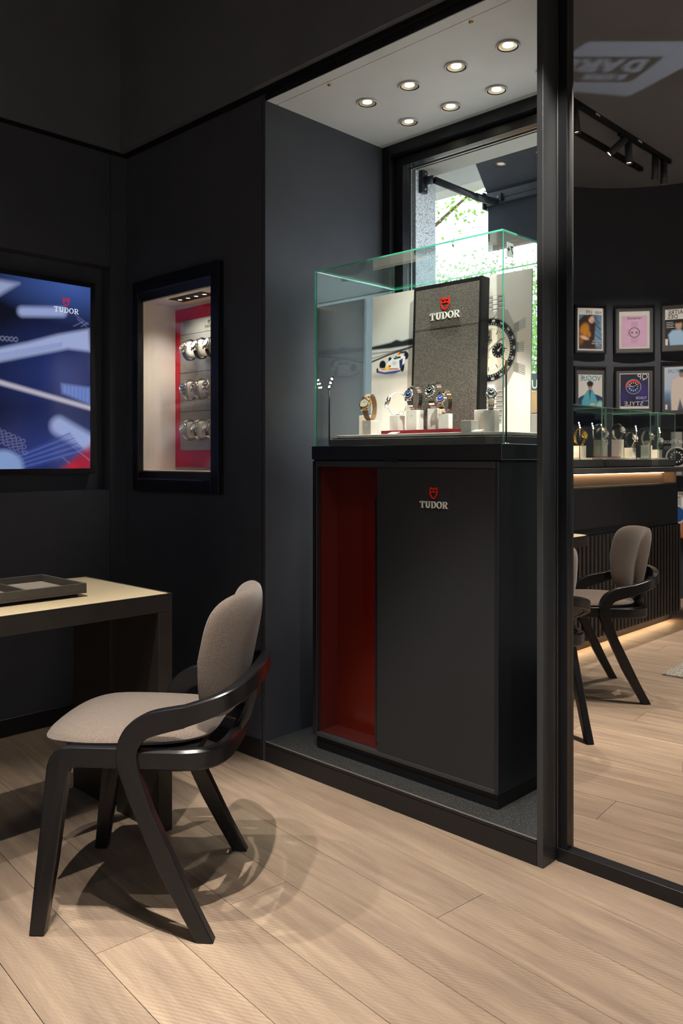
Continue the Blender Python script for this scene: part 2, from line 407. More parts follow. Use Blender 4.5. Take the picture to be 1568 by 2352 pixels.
def lettering(txt, size, m, parent, x, y, z, align='CENTER', xs=1.0, name='lettering', depth=.0008, spacing=1.0):
    me = text_mesh(txt, size, depth, align, xs, spacing); me.materials.append(m)
    me.name = name
    return link(name, me, parent, loc=(x, y, z))

# ---- printed pictures: a fine grid whose points carry the ink colour
def sdf_cap(U, V, a, b, r):
    px, py = U-a[0], V-a[1]; bx, by = b[0]-a[0], b[1]-a[1]
    h = np.clip((px*bx+py*by)/(bx*bx+by*by+1e-12), 0, 1); return np.hypot(px-bx*h, py-by*h)-r
def sdf_ell(U, V, c, rx, ry, rot=0):
    x, y = U-c[0], V-c[1]; ca, sa = math.cos(rot), math.sin(rot); x, y = x*ca+y*sa, -x*sa+y*ca
    k = np.hypot(x/rx, y/ry); return (k-1)*min(rx, ry)
def sdf_poly(U, V, P):
    d = np.full(U.shape, 1e9); s = np.ones(U.shape); n = len(P)
    for i in range(n):
        a = P[i]; b = P[i-1]; ex, ey = b[0]-a[0], b[1]-a[1]; wx, wy = U-a[0], V-a[1]
        t = np.clip((wx*ex+wy*ey)/(ex*ex+ey*ey+1e-12), 0, 1)
        d = np.minimum(d, (wx-ex*t)**2+(wy-ey*t)**2)
        c1 = V >= a[1]; c2 = V < b[1]; c3 = ex*wy > ey*wx
        s = np.where((c1 & c2 & c3) | (~c1 & ~c2 & ~c3), -s, s)
    return s*np.sqrt(d)
class Ink:
    def __init__(s, w, h, nx, ny, base):
        s.w, s.h, s.nx, s.ny = w, h, nx, ny
        s.U, s.V = np.meshgrid(np.linspace(0, w, nx+1), np.linspace(0, h, ny+1))
        s.C = np.empty((ny+1, nx+1, 3)); s.C[:] = lin(base); s.e = .6*w/nx
    def lay(s, d, rgb, soft=None, op=1.0):
        a = np.clip(.5-d/(2*(soft or s.e)), 0, 1)*op; s.C = s.C*(1-a[..., None])+np.array(lin(rgb))*a[..., None]; return s
    def grad(s, f, stops):
        """f: array 0..1, stops: [(t, rgb)]"""
        ts = [t for t, _ in stops]; cs = np.array([lin(c) for _, c in stops])
        s.C = np.stack([np.interp(f, ts, cs[:, k]) for k in range(3)], -1); return s
    def build(s, name, m, parent, origin, ux, vz, flip=False):
        O, X, Z = Vector(origin), Vector(ux).normalized(), Vector(vz).normalized()
        co = np.array(O)[None, None]+s.U[..., None]*np.array(X)+s.V[..., None]*np.array(Z)
        nx, ny = s.nx, s.ny; idx = np.arange((nx+1)*(ny+1)).reshape(ny+1, nx+1)
        q = np.stack([idx[:-1, :-1], idx[:-1, 1:], idx[1:, 1:], idx[1:, :-1]], -1).reshape(-1, 4)
        me = bpy.data.meshes.new(name); me.vertices.add((nx+1)*(ny+1)); me.vertices.foreach_set('co', co.reshape(-1))
        me.loops.add(q.size); me.loops.foreach_set('vertex_index', q.reshape(-1).astype(np.int32))
        me.polygons.add(len(q)); me.polygons.foreach_set('loop_start', np.arange(len(q), dtype=np.int32)*4)
        me.update(calc_edges=True)
        at = me.color_attributes.new('Col', 'FLOAT_COLOR', 'POINT')
        at.data.foreach_set('color', np.concatenate([s.C, np.ones(s.C.shape[:2]+(1,))], -1).reshape(-1).astype(np.float32))
        me.materials.append(m); o = link(name, me, parent); return o
def noise2(U, V, sc, seed):
    """cheap smooth value noise"""
    rg = np.random.RandomState(seed); G = rg.rand(64, 64); x, y = U*sc+17.3, V*sc+5.1
    i, j = np.floor(x).astype(int), np.floor(y).astype(int); fx, fy = x-i, y-j; fx = fx*fx*(3-2*fx); fy = fy*fy*(3-2*fy)
    g = lambda a, b: G[b % 64, a % 64]
    return (g(i, j)*(1-fx)+g(i+1, j)*fx)*(1-fy)+(g(i, j+1)*(1-fx)+g(i+1, j+1)*fx)*fy

# ================================================================== THE ROOM
YW, XL, NX0, NX1, NB, NC, WT, CE, YM = 2.077, -3.406, -2.415, -1.236, 2.78, 2.535, 2.56, 3.45, 2.165
XR, YB, XL2 = 2.0, -2.62, -3.597
ACX, ACY, AR = -2.397, -1.42, 1.2

# floor: boards laid 5.4 degrees off the main wall
fl = struct(MB().box(-3.75, XR+.1, YB-.1, 2.2, -.04, -.013).build('floor', M['gap']), 'sawn oak plank floor')
PA = math.radians(180-5.4); PW = .18
pd = Vector((math.cos(PA), math.sin(PA))); pn = Vector((-pd.y, pd.x))     # along, across
CLIP = [(-3.7, YB-.05), (XR, YB-.05), (XR, 2.18), (-3.7, 2.18)]
def clip_poly(P):
    for i in range(4):
        a, b = CLIP[i], CLIP[(i+1) % 4]; out = []
        sd = lambda p: (b[0]-a[0])*(p[1]-a[1])-(b[1]-a[1])*(p[0]-a[0])
        for j in range(len(P)):
            p, q = P[j-1], P[j]; sp, sq = sd(p), sd(q)
            if (sp >= 0) != (sq >= 0):
                t = sp/(sp-sq); out.append((p[0]+(q[0]-p[0])*t, p[1]+(q[1]-p[1])*t))
            if sq >= 0: out.append(q)
        P = out
        if len(P) < 3: return []
    return P
rng = random.Random(5)
OFF = .0
# seam through camera-relative across-distance found in the room: boards of 18 cm
for i in range(-24, 24):
    c0 = -1.0*(1.18 + i*PW); L0 = -7+rng.uniform(0, 2.6)
    while L0 < 7:
        LL = rng.uniform(2.6, 3.6); g = .0008
        P = [pd*a+pn*b for a, b in ((L0+g, c0+g), (L0+LL-g, c0+g), (L0+LL-g, c0+PW-g), (L0+g, c0+PW-g))]
        ctr = sum(P, Vector((0, 0)))/4
        Q = clip_poly([tuple(p) for p in P]); L0 += LL
        if len(Q) < 3: continue
        mm = Matrix.Rotation(-PA, 2); loc = [mm @ (Vector(q)-ctr) for q in Q]
        n = len(loc); mb = MB().add([(p.x, p.y, 0) for p in loc]+[(p.x, p.y, -.012) for p in loc],
            [tuple(range(n))]+[(k, n+k, n+(k+1) % n, (k+1) % n) for k in range(n)])
        o = mb.build('plank', M['floor'], fl); o.location = (ctr.x, ctr.y, 0); o.rotation_euler = (0, 0, PA)

# main wall
m = MB()
m.box(XL-.15, -3.27, YW, 2.30, 0, WT); m.box(-2.72, NX0, YW, 2.90, 0, WT)
m.box(-3.27, -2.72, YW, 2.30, 0, 1.103); m.box(-3.27, -2.72, YW, 2.30, 1.877, WT)
m.box(XL-.15, -2.72, 2.30, 2.90, 0, WT)
wf = struct(m.build('wall_front', M['wall']), 'black panelled main wall')
MB().box(-2.4335, -2.4315, YW-.0008, YW, .0, WT).build('panel_joint', M['deep'], wf)
struct(MB().box(XL+.0, -2.432, YW-.006, YW, 0, .075).build('baseboard_front', M['black'], bevel=.002, seg=1))
# bulkhead above
m = MB(); m.box(XL-.1, XR, 2.037, 2.90, 2.578, CE)
struct(m.build('wall_upper', M['wall_up']), 'charcoal bulkhead above the main wall')
struct(MB().box(XL-.1, XR, 2.062, 2.90, WT, 2.578).build('trim_1', M['deep']), 'black shadow gap')
# mirror wall core
struct(MB().box(NX1+.02, XR, 2.178, 2.90, 0, WT).build('wall_mirror', M['deep']))
# left wall with the screen recess
m = MB(); a, b, c, d = .36, 1.993, 1.017, 2.042
m.box(XL-.15, XL, -.25, a, 0, WT); m.box(XL-.15, XL, b, YW, 0, WT); m.box(XL-.15, XL, a, b, 0, c); m.box(XL-.15, XL, a, b, d, WT)
m.box(XL-.15, XL-.075, a, b, c, d)
wl = struct(m.build('wall_left', M['wall']), 'black panelled wall with recessed screen')
for z0, z1 in ((0, c), (d, WT)): MB().box(XL, XL+.0008, b-.001, b+.001, z0, z1).build('panel_joint', M['deep'], wl)
struct(MB().box(XL, XL+.006, .2, YW-.006, 0, .075).build('baseboard_left', M['black'], bevel=.002, seg=1))
struct(MB().box(XL-.15, XL+.012, -.25, 2.037, 2.578, CE).build('wall_left_upper', M['wall_up']))
struct(MB().box(XL-.15, XL+.003, -.25, 2.062, WT, 2.578).build('trim_2', M['deep']))
# rest of the shop, behind and beside the camera
struct(MB().box(XL2-.15, XL2, ACY, -.25, 0, CE).build('wall_counter', M['wall_far']))
secs = []
for i in range(25):
    an = math.radians(180+90*i/24); c, s = math.cos(an), math.sin(an)
    secs.append([(ACX+AR*c, ACY+AR*s, 0), (ACX+(AR+.12)*c, ACY+(AR+.12)*s, 0), (ACX+(AR+.12)*c, ACY+(AR+.12)*s, CE), (ACX+AR*c, ACY+AR*s, CE)])
cw = MB().sweep(secs, sm=False).build('wall_curved', M['wall_far']); struct(cw, 'curved charcoal wall with framed magazine covers')
for p in cw.data.polygons: p.use_smooth = abs(p.normal.z) < .5 and len(p.vertices) == 4
cw.modifiers.new('split', 'EDGE_SPLIT').split_angle = math.radians(30)
struct(MB().box(ACX, XR+.12, YB-.12, YB, 0, CE).build('wall_back', M['wall_up']))
m = MB(); m.box(XR, XR+.12, YB, -1.55, 0, CE); m.box(XR, XR+.12, -.2, 2.9, 0, CE); m.box(XR, XR+.12, -1.55, -.2, 2.35, CE); m.box(XR, XR+.12, -1.55, -.2, 0, .12)
struct(m.build('wall_right', M['wall_up']), 'street wall with an added shop front opening, beside the camera')
w2 = thing('added_window', 'wide shop front window added beside the camera to let daylight in', 'window'); del w2['category']; w2['kind'] = 'structure'  # unseen window added to bring daylight fill into the room
for a, b in ((-1.55, -.2),):
    MB().box(XR+.03, XR+.09, a, a+.06, .12, 2.35).build('window_stile', M['frameblack'], w2); MB().box(XR+.03, XR+.09, b-.06, b, .12, 2.35).build('window_stile', M['frameblack'], w2)
    MB().box(XR+.03, XR+.09, a+.06, b-.06, .12, .2).build('window_rail', M['frameblack'], w2); MB().box(XR+.03, XR+.09, a+.06, b-.06, 2.29, 2.35).build('window_rail', M['frameblack'], w2)
    MB().box(XR+.055, XR+.061, a+.06, b-.06, .2, 2.29).build('window_pane', M['winpane'], w2)
struct(MB().box(-3.75, XR+.12, YB-.12, 2.9, CE, CE+.05).build('ceiling', M['ceiling']), 'grey painted ceiling')

# window niche: ceiling panels, step, jambs
nc = MB().box(NX0, NX1, YW, NB+.12, NC+.008, WT).build('niche_ceiling', M['deep']); struct(nc)
for y0, y1 in ((YW, 2.132), (2.135, 2.733), (2.736, NB)):
    p = MB().box(NX0+.001, NX1, y0, y1, NC, NC+.008).build('ceiling_panel', M['nicheceil'], nc)
struct(MB().box(NX0, NX1, YW-.0005, YW+.004, NC-.001, WT).build('trim_3', M['black']))
st = struct(MB().box(NX0, NX1, YW+.004, NB, 0, .074).build('niche_step', M['deep']), 'black stone step in the window niche')
MB().box(NX0+.001, NX1-.001, YW+.004, NB, .074, .077).build('stone_top', M['step'], st)
MB().box(NX0+.001, NX1-.001, YW, YW+.004, .0, .064).build('riser', M['black'], st, bevel=.0008, seg=1)
MB().box(NX0+.001, NX1-.001, YW-.001, YW+.004, .0655, .0752).build('nosing', M['black'], st, bevel=.0005, seg=1)
MB().box(NX0+.001, NX1-.001, YW-.001, YW+.004, .0752, .0772).build('edge_highlight', M['brushed'], st)  # bright steel strip added for the highlight along the step's front edge
struct(MB().box(NX1, NX1+.02, YW, NB+.12, 0, WT).build('trim_4', M['cabframe'], bevel=.001, seg=1), 'slim dark jamb panel between niche and mirror')

# window in the back of the niche
wn = thing('window_1', 'black framed shop window at the back of the niche', 'window'); del wn['category']; wn['kind'] = 'structure'
def rect_frame(x0, x1, z0, z1, wd, y0, y1):
    return MB().box(x0, x0+wd, y0, y1, z0, z1).box(x1-wd, x1, y0, y1, z0, z1).box(x0+wd, x1-wd, y0, y1, z1-wd, z1).box(x0+wd, x1-wd, y0, y1, z0, z0+wd)
rect_frame(NX0, NX1, .30, NC, .046, NB-.025, NB+.09).build('window_frame', M['frameblack'], wn, bevel=.002)
rect_frame(NX0+.047, NX1-.047, .347, NC-.047, .006, NB+.074, NB+.08).build('window_gasket', M['brushed'], wn)
rect_frame(NX0+.054, NX1-.054, .354, NC-.054, .036, NB+.01, NB+.07).build('window_sash', M['frameblack'], wn, bevel=.002)
rect_frame(NX0+.09, NX1-.09, .39, NC-.09, .004, NB+.062, NB+.07).build('glazing_bead', M['brushed'], wn)
MB().box(NX0+.092, NX1-.092, NB+.04, NB+.046, .392, NC-.092).build('window_pane', M['winpane'], wn)
struct(MB().box(NX0, NX1, NB, NB+.12, 0, .30).build('wall_sill', M['black']))

# tall wall mirror with black frame
mi = thing('wall_mirror_panel', 'tall black-framed mirror right of the window niche', 'mirror', (-1.21, 2.156, 0))
def loc_mb(mb, o): return mb.xf(Matrix.Translation(o.location).inverted())
fx0, fx1 = -1.2125, .9
loc_mb(MB().box(fx0+.003, fx0+.031, 2.150, 2.177, .04, WT), mi).build('frame_stile', M['frameblack'], mi, bevel=.001, seg=1)
loc_mb(MB().box(fx1-.031, fx1, 2.150, 2.177, .04, WT), mi).build('frame_stile', M['frameblack'], mi, bevel=.001, seg=1)
loc_mb(MB().box(fx0, fx1, 2.146, 2.177, 0, .04), mi).build('frame_rail', M['frameblack'], mi, bevel=.001, seg=1)
loc_mb(MB().box(fx0+.031, fx1-.031, 2.150, 2.177, WT-.03, WT), mi).build('frame_rail', M['frameblack'], mi, bevel=.001, seg=1)
loc_mb(MB().box(fx0, fx0+.003, 2.149, 2.155, .04, WT), mi).build('chrome_bead', M['chrome'], mi)
loc_mb(MB().box(fx0+.031, fx1-.031, YM, YM+.006, .04, WT-.03), mi).build('mirror_glass', M['mirror'], mi)

# ------------------------------------------------------------------ downlights in the niche ceiling
DL = [(-1.513, 2.36), (-1.724, 2.36), (-1.934, 2.36), (-2.144, 2.36), (-1.513, 2.612), (-1.724, 2.612), (-1.934, 2.612), (-2.144, 2.612)]
def downlight(x, y, label, group, watts):
    t = thing('downlight', label, 'downlight', (x, y, NC), 0, group)
    MB().lathe([(.0405, -.001), (.0405, -.006), (.038, -.0075), (.0355, -.006)], 32).build('trim_ring', M['nicheceil'], t)
    MB().lathe([(.0355, -.006), (.031, -.003)], 32).build('shadow_ring', M['deep'], t)
    MB().lathe([(.031, -.0042), (.026, -.002), (.018, -.0008)], 32).build('reflector', M['lampcup'], t)
    MB().lathe([(.0001, -.0007), (.018, -.0008)], 24).build('lens', M['lamp'], t)
    spot('bulb_light', t, (x, y, NC-.012), (x, y+(.13 if y < 2.5 else -.1), 1.2), watts, 46, .8, r=.016)
    return t
names = ['front row nearest the mirror', 'second in the front row from the mirror', 'third in the front row from the mirror', 'front row at the far left', 'back row beside the mirror jamb, half hidden', 'second in the back row from the mirror', 'third in the back row from the mirror', 'back row at the far left']
for (x, y), nme in zip(DL, names): downlight(x, y, 'round recessed niche downlight, '+nme, 'niche downlights', 66)
for x, y, l in ((-2.143, 2.152, 'small brass ceiling fixing above the left of the case'), (-1.515, 2.152, 'small brass ceiling fixing near the mirror jamb')):
    tag(MB().lathe([(.0001, -.004), (.006, -.004), (.0075, -.0002)], 16).build('ceiling_fixing', M['brass'], loc=(x, y, NC)), l, 'ceiling fixing', 'brass ceiling fixings')

# ------------------------------------------------------------------ spot heads and tracks
def track(name, p, q, label, w=.035, h=.03):
    t = thing(name, label, 'light track', p)
    L = Vector(q)-Vector(p); ln = L.length
    b = MB().box(-w/2, w/2, 0, ln, -h, 0); b.build('track_body', M['track'], t, bevel=.001, seg=1)
    MB().box(-w*.12, w*.12, .02, ln-.02, -h-.0008, -h).build('track_slot', M['deep'], t)
    t.rotation_euler = (0, 0, math.atan2(L.y, L.x)-PI/2)
    return t
def head(loc, target, label, group, watts, cone, blend=.5, L=.16, R=.026, color=(1, .945, .855)):
    t = thing('track_spotlight', label, 'spotlight', loc, 0, group)
    z0 = -.03
    MB().box(-.012, .012, -.035, .035, -.02, 0).build('adapter', M['track'], t)
    MB().cyl((0, 0, -.02), (0, 0, -.055), .006, 8).build('stem', M['track'], t)
    piv = Vector((0, 0, -.06)); dr = (Vector(target)-(Vector(loc)+piv)).normalized()
    q = dr.to_track_quat('-Z', 'Y').to_matrix().to_4x4(); T = Matrix.Translation(piv) @ q
    MB().lathe([(.0001, .04), (R, .04), (R, .04-L), (R-.003, .04-L), (R-.003, .055-L), (.0001, .055-L)], 24).xf(T).build('barrel', M['head'], t)
    MB().lathe([(R-.0035, .0535-L), (R-.009, .0545-L)], 24).xf(T).build('lens_ring', M['lamp'], t)
    MB().lathe([(.009, .0535-L), (.0001, .0535-L)], 16).xf(T).build('lens', M['lamp'], t)
    wl = Vector(loc)+piv+dr*(L-.035)
    spot('bulb_light', t, wl, wl+dr, watts, cone, blend, color, r=.010)
    return t
track('ceiling_track', (-2.60, -1.97, CE), (-2.60, .35, CE), 'long black ceiling light track seen in the mirror, nearer the room centre')
track('ceiling_track', (-2.825, -1.98, CE), (-2.825, -.1, CE), 'shorter black ceiling light track seen in the mirror, nearer the curved wall')
for yy in (-.78, -1.42): tag(MB().box(-.0185, -.0176, -.03, .03, -.02, -.008).build('track_label', M['paper'], loc=(-2.60+.036, yy, CE)), 'small white label on the ceiling track, %s the tilted spotlight' % ('mirror frame side of' if yy > -1 else 'far side of'), 'label', 'track labels')
head((-2.60, -.50, CE-.03), (-2.35, -.75, 0), 'grey cylinder spotlight at the mirror frame end of the ceiling track', 'track spotlights', 150, 60)
head((-2.60, -1.16, CE-.03), (-3.2, -.62, 2.62), 'grey cylinder spotlight tilted far over, middle of the ceiling track', 'track spotlights', 60, 70, .9)
head((-2.60, -1.27, CE-.03), (-2.45, -1.15, 0), 'lit grey cylinder spotlight pointing down, middle of the ceiling track', 'track spotlights', 150, 80, .9)
head((-2.60, -1.72, CE-.03), (-2.85, -2.0, 0), 'lit grey cylinder spotlight near the far end of the ceiling track', 'track spotlights', 240, 88, .9)
head((-2.60, -1.87, CE-.03), (-2.62, -1.95, 0), 'unlit looking grey cylinder spotlight last on the ceiling track', 'track spotlights', 25, 40)
# unseen track and heads added above the camera to light this corner
track('ceiling_track', (-2.6, .62, CE), (.9, .62, CE), 'added black ceiling light track, out of view over the desk area, along the main wall')
KEY = (('over the desk end', -2.3, (-2.1, .95, 0), 150, 40), ('left of the room centre', -1.55, (-1.4, 1.5, 0), 185, 44), ('aimed at the display cabinet', -.85, (-1.42, 1.6, 0), 400, 36),
       ('over the camera', -.2, (-.8, 1.0, 0), 90, 50), ('aimed at the cabinet door', .5, (-1.68, 2.1, .72), 75, 24), ('aimed at the glass case', .25, (-1.80, 2.42, 1.56), 620, 14),
       ('near the shop front', 1.0, (1.1, .2, 0), 480, 70), ('nearest the shop side wall', .75, (.6, -.6, 0), 480, 80))  # last two heads added only to raise bounce fill in the room
for nme, x, tg, wt, cn in KEY:
    head((x, .62, CE-.03), tg, 'added grey cylinder spotlight '+nme+' on the track along the main wall', 'track spotlights', wt, cn, .55)
head((-1.0, .62, CE-.03), (-1.9, .1, 0), 'added grey cylinder spotlight turned to the seating, track along the main wall', 'track spotlights', 220, 50, .6)

# ================================================================== FURNITURE
# ---- display cabinet in the niche
cb = thing('display_cabinet', 'charcoal display cabinet with red open bay and TUDOR door', 'cabinet', (-1.8255, 2.155, .077))
def P_(mb, name, m, par, **k):
    mb.xf(Matrix.Translation(par.location).inverted()); return mb.build(name, m, par, **k)
cx0, cx1, cy0, cy1, cz0, cz1 = -2.235, -1.416, 2.155, 2.60, .127, 1.152
P_(MB().box(cx0+.012, cx1-.01, cy0+.012, cy1-.012, .077, cz0), 'plinth', M['frameblack'], cb)
P_(MB().box(cx0, cx0+.022, cy0, cy1, cz0, cz1), 'side_panel', M['cabside'], cb, bevel=.0012, seg=1)
P_(MB().box(cx1-.014, cx1, cy0, cy1, cz0, cz1), 'side_panel', M['cabside'], cb, bevel=.0012, seg=1)
P_(MB().box(cx0+.022, cx1-.014, cy0, cy1, cz1-.021, cz1), 'top_rail', M['cabframe'], cb, bevel=.0012, seg=1)
P_(MB().box(cx0+.022, cx1-.014, cy0, cy1, cz0, cz0+.014), 'bottom_rail', M['cabframe'], cb, bevel=.0012, seg=1)
P_(MB().box(cx0+.022, cx1-.014, 2.262, 2.268, cz0+.014, cz1-.021), 'red_back_panel', mat('red_gloss', (86, 22, 11), .3, coat=.3), cb)
P_(MB().box(cx0+.022, cx0+.026, cy0+.02, 2.262, cz0+.014, cz1-.021), 'red_lining', M['redbox'], cb)
P_(MB().box(cx0+.026, -1.90, cy0+.02, 2.262, cz0+.014, cz0+.017), 'red_lining', M['redbox'], cb)
P_(MB().box(cx0+.022, cx1-.014, 2.268, cy1-.004, cz0+.014, cz0+.03), 'body_floor', M['cabside'], cb)
P_(MB().box(cx0+.022, cx1-.014, cy1-.008, cy1, cz0+.014, cz1-.021), 'back_panel', M['cabside'], cb)
P_(MB().box(-1.940, -1.935, 2.198, 2.244, .18, 1.0), 'light_strip', glow('red_led', (255, 74, 28), 15), cb)
P_(MB().box(-1.950, -1.93, 2.186, 2.194, .16, 1.02).box(-1.950, -1.946, 2.194, 2.236, .16, 1.02), 'light_shield', M['cabside'], cb)  # shield added to keep the strip's glow on the back panel
dr = P_(MB().box(-1.914, cx1-.0155, 2.157, 2.179, .131, cz1-.0225), 'sliding_door', M['cab'], cb, bevel=.0012, seg=1)
def sub(o, parent):        # re-parent a mesh made in the thing's frame to one of its parts
    o.parent = parent; return o
lw = logo_word(-.006, -.002); h = .115/5.16
lw.xf(Matrix.Translation((-1.6625-cb.location.x, 2.157-cb.location.y, .9985-cb.location.z)) @ Matrix.Diagonal((h, 1, h, 1)))
o = lw.build('logo_lettering', M['silvertext'], dr); o['label'] = 'raised silver letters TUDOR'
sh = logo_shield(-.006, -.002).xf(Matrix.Translation((-1.6635-cb.location.x, 2.157-cb.location.y, 1.029-cb.location.z)) @ Matrix.Diagonal((.037, 1, .037, 1)))
o = sh.build('logo_shield', M['redlogo'], dr); o['label'] = 'red shield emblem'

# ---- glass case standing on it
gc = thing('glass_display_case', 'clear glass watch case with green edges on the charcoal cabinet', 'display case', (-1.8175, 2.15, 1.152))
P_(MB().box(-2.228, -1.407, 2.156, 2.625, 1.152, 1.1575), 'shadow_gap', M['deep'], gc)
P_(MB().box(-2.235, -1.40, 2.150, 2.632, 1.1575, 1.207), 'base_slab', M['cabside'], gc, bevel=.0012, seg=1)
P_(MB().box(-1.865, -1.805, 2.138, 2.156, 1.1535, 1.1572), 'lock_plate', M['frameblack'], gc, bevel=.0008, seg=1)
GX0, GX1, GY0, GY1, GZ0, GZ1, gt = -2.230, -1.405, 2.163, 2.622, 1.207, 1.865, .0055
def pane(mb_args, thin, name, par, mats):
    x0, x1, y0, y1, z0, z1 = mb_args; b = MB().box(*mb_args)
    for i, f in enumerate(b.f):
        vs = [b.v[k] for k in f]; ax = [max(v[j] for v in vs)-min(v[j] for v in vs) for j in range(3)].index(min(max(v[j] for v in vs)-min(v[j] for v in vs) for j in range(3)))
        b.mi[i] = 0 if ax == thin else 1
    return P_(b, name, mats, par)
PM = [M['pane'], M['edge']]
def glass_box(par, X0, X1, Y0, Y1, Z0, Z1, t, back=True, PM=PM):
    pane((X0, X1, Y0, Y0+t, Z0, Z1-t), 1, 'glass_pane', par, PM)
    if back: pane((X0, X1, Y1-t, Y1, Z0, Z1-t), 1, 'glass_pane', par, PM)
    pane((X0, X0+t, Y0+t, Y1-t, Z0, Z1-t), 0, 'glass_pane', par, PM)
    pane((X1-t, X1, Y0+t, Y1-t, Z0, Z1-t), 0, 'glass_pane', par, PM)
    pane((X0, X1, Y0, Y1, Z1-t, Z1), 2, 'glass_top', par, PM)
glass_box(gc, GX0, GX1, GY0, GY1, GZ0, GZ1, gt)
# sticker with a mirrored 7+ on the glass end
s7 = thing('sticker', 'small white paper sticker with a hand-written 7+ on the glass case', 'sticker', (GX1-gt-.0006, 2.21, 1.81))
MB().box(-.0004, .0002, -.016, .022, -.022, .022).build('paper', mat('sticker_paper', (196, 202, 200), .8), s7)
lt = lettering('7+', .034, M['ink'], s7, .0008, .003, -.011); lt.rotation_euler = (0, 0, PI/2); lt.scale = (-1, 1, 1)

# tray and plinths in the case
tr = thing('display_tray', 'low stepped cream and grey tray on the glass case floor', 'tray', (-1.81, 2.36, GZ0))
ctr = lambda x0, x1, y0, y1, c: [(x0, y0), (x1-c, y0), (x1, y0+c), (x1, y1), (x0, y1)]
P_(MB().prism(ctr(-2.177, -1.435, 2.186, 2.56, .05), 'z', GZ0, 1.2325), 'lower_tier', M['tray'], tr, bevel=.001, seg=1)
P_(MB().prism(ctr(-2.165, -1.445, 2.192, 2.55, .05), 'z', 1.2325, 1.2365), 'middle_tier', M['darkline'], tr)
P_(MB().prism(ctr(-2.15, -1.452, 2.20, 2.54, .05), 'z', 1.2365, 1.247), 'top_tier', M['cream'], tr, bevel=.001, seg=1)
ob = tag(MB().box(-1.988, -1.62, 2.262, 2.383, 1.247, 1.262).build('burgundy_base', M['burgundy'], bevel=.0015), 'thin burgundy velvet base under the centre watches in the case', 'display base')
def block(x0, x1, y0, y1, z0, z1, label, grp='white display blocks in the glass case', logo=True):
    t = thing('display_block', label, 'display block', ((x0+x1)/2, (y0+y1)/2, z0), 0, grp)
    P_(MB().box(x0, x1, y0, y1, z0, z1), 'body', M['white'], t, bevel=.0012)
    if logo:
        b = logo_shield(-.0008, 0).xf(Matrix.Translation((x0+(x1-x0)*.5, y0, z1-.026)) @ Matrix.Diagonal((.010, 1, .010, 1)))
        P_(b, 'shield_mark', M['paper'], t)
    return t
block(-2.104, -2.062, 2.27, 2.312, 1.247, 1.322, 'white display block behind the leftmost watch, taller than its neighbour')
block(-2.040, -1.998, 2.218, 2.258, 1.247, 1.300, 'low white display block under the tan strap watch')
block(-1.980, -1.940, 2.30, 2.340, 1.262, 1.318, 'white display block in front of the racing car poster')
block(-1.886, -1.843, 2.288, 2.328, 1.262, 1.334, 'white display block under the left blue dial watch')
block(-1.798, -1.754, 2.292, 2.332, 1.262, 1.336, 'white display block under the black dial watch')
block(-1.729, -1.686, 2.265, 2.288, 1.262, 1.314, 'white display block under the two-tone blue dial watch')
block(-1.588, -1.548, 2.20, 2.240, 1.247, 1.285, 'low empty white display block at the right front of the tray')
block(-1.526, -1.486, 2.24, 2.268, 1.247, 1.318, 'tall white display block beside the glass edge')
block(-1.628, -1.586, 2.33, 2.366, 1.247, 1.326, 'white display block deep behind the empty low block')
for x, l in ((-1.885, 'small white price card in front of the burgundy base'), (-1.532, 'small white price card beside the empty low block')):
    t = tag(MB().box(-.019, .019, -.011, .011, 0, .0012).build('price_card', M['paper'], loc=(x, 2.213, 1.2475), rot=(math.radians(14), 0, 0)), l, 'card', 'price cards'); t.location.z = 1.2505

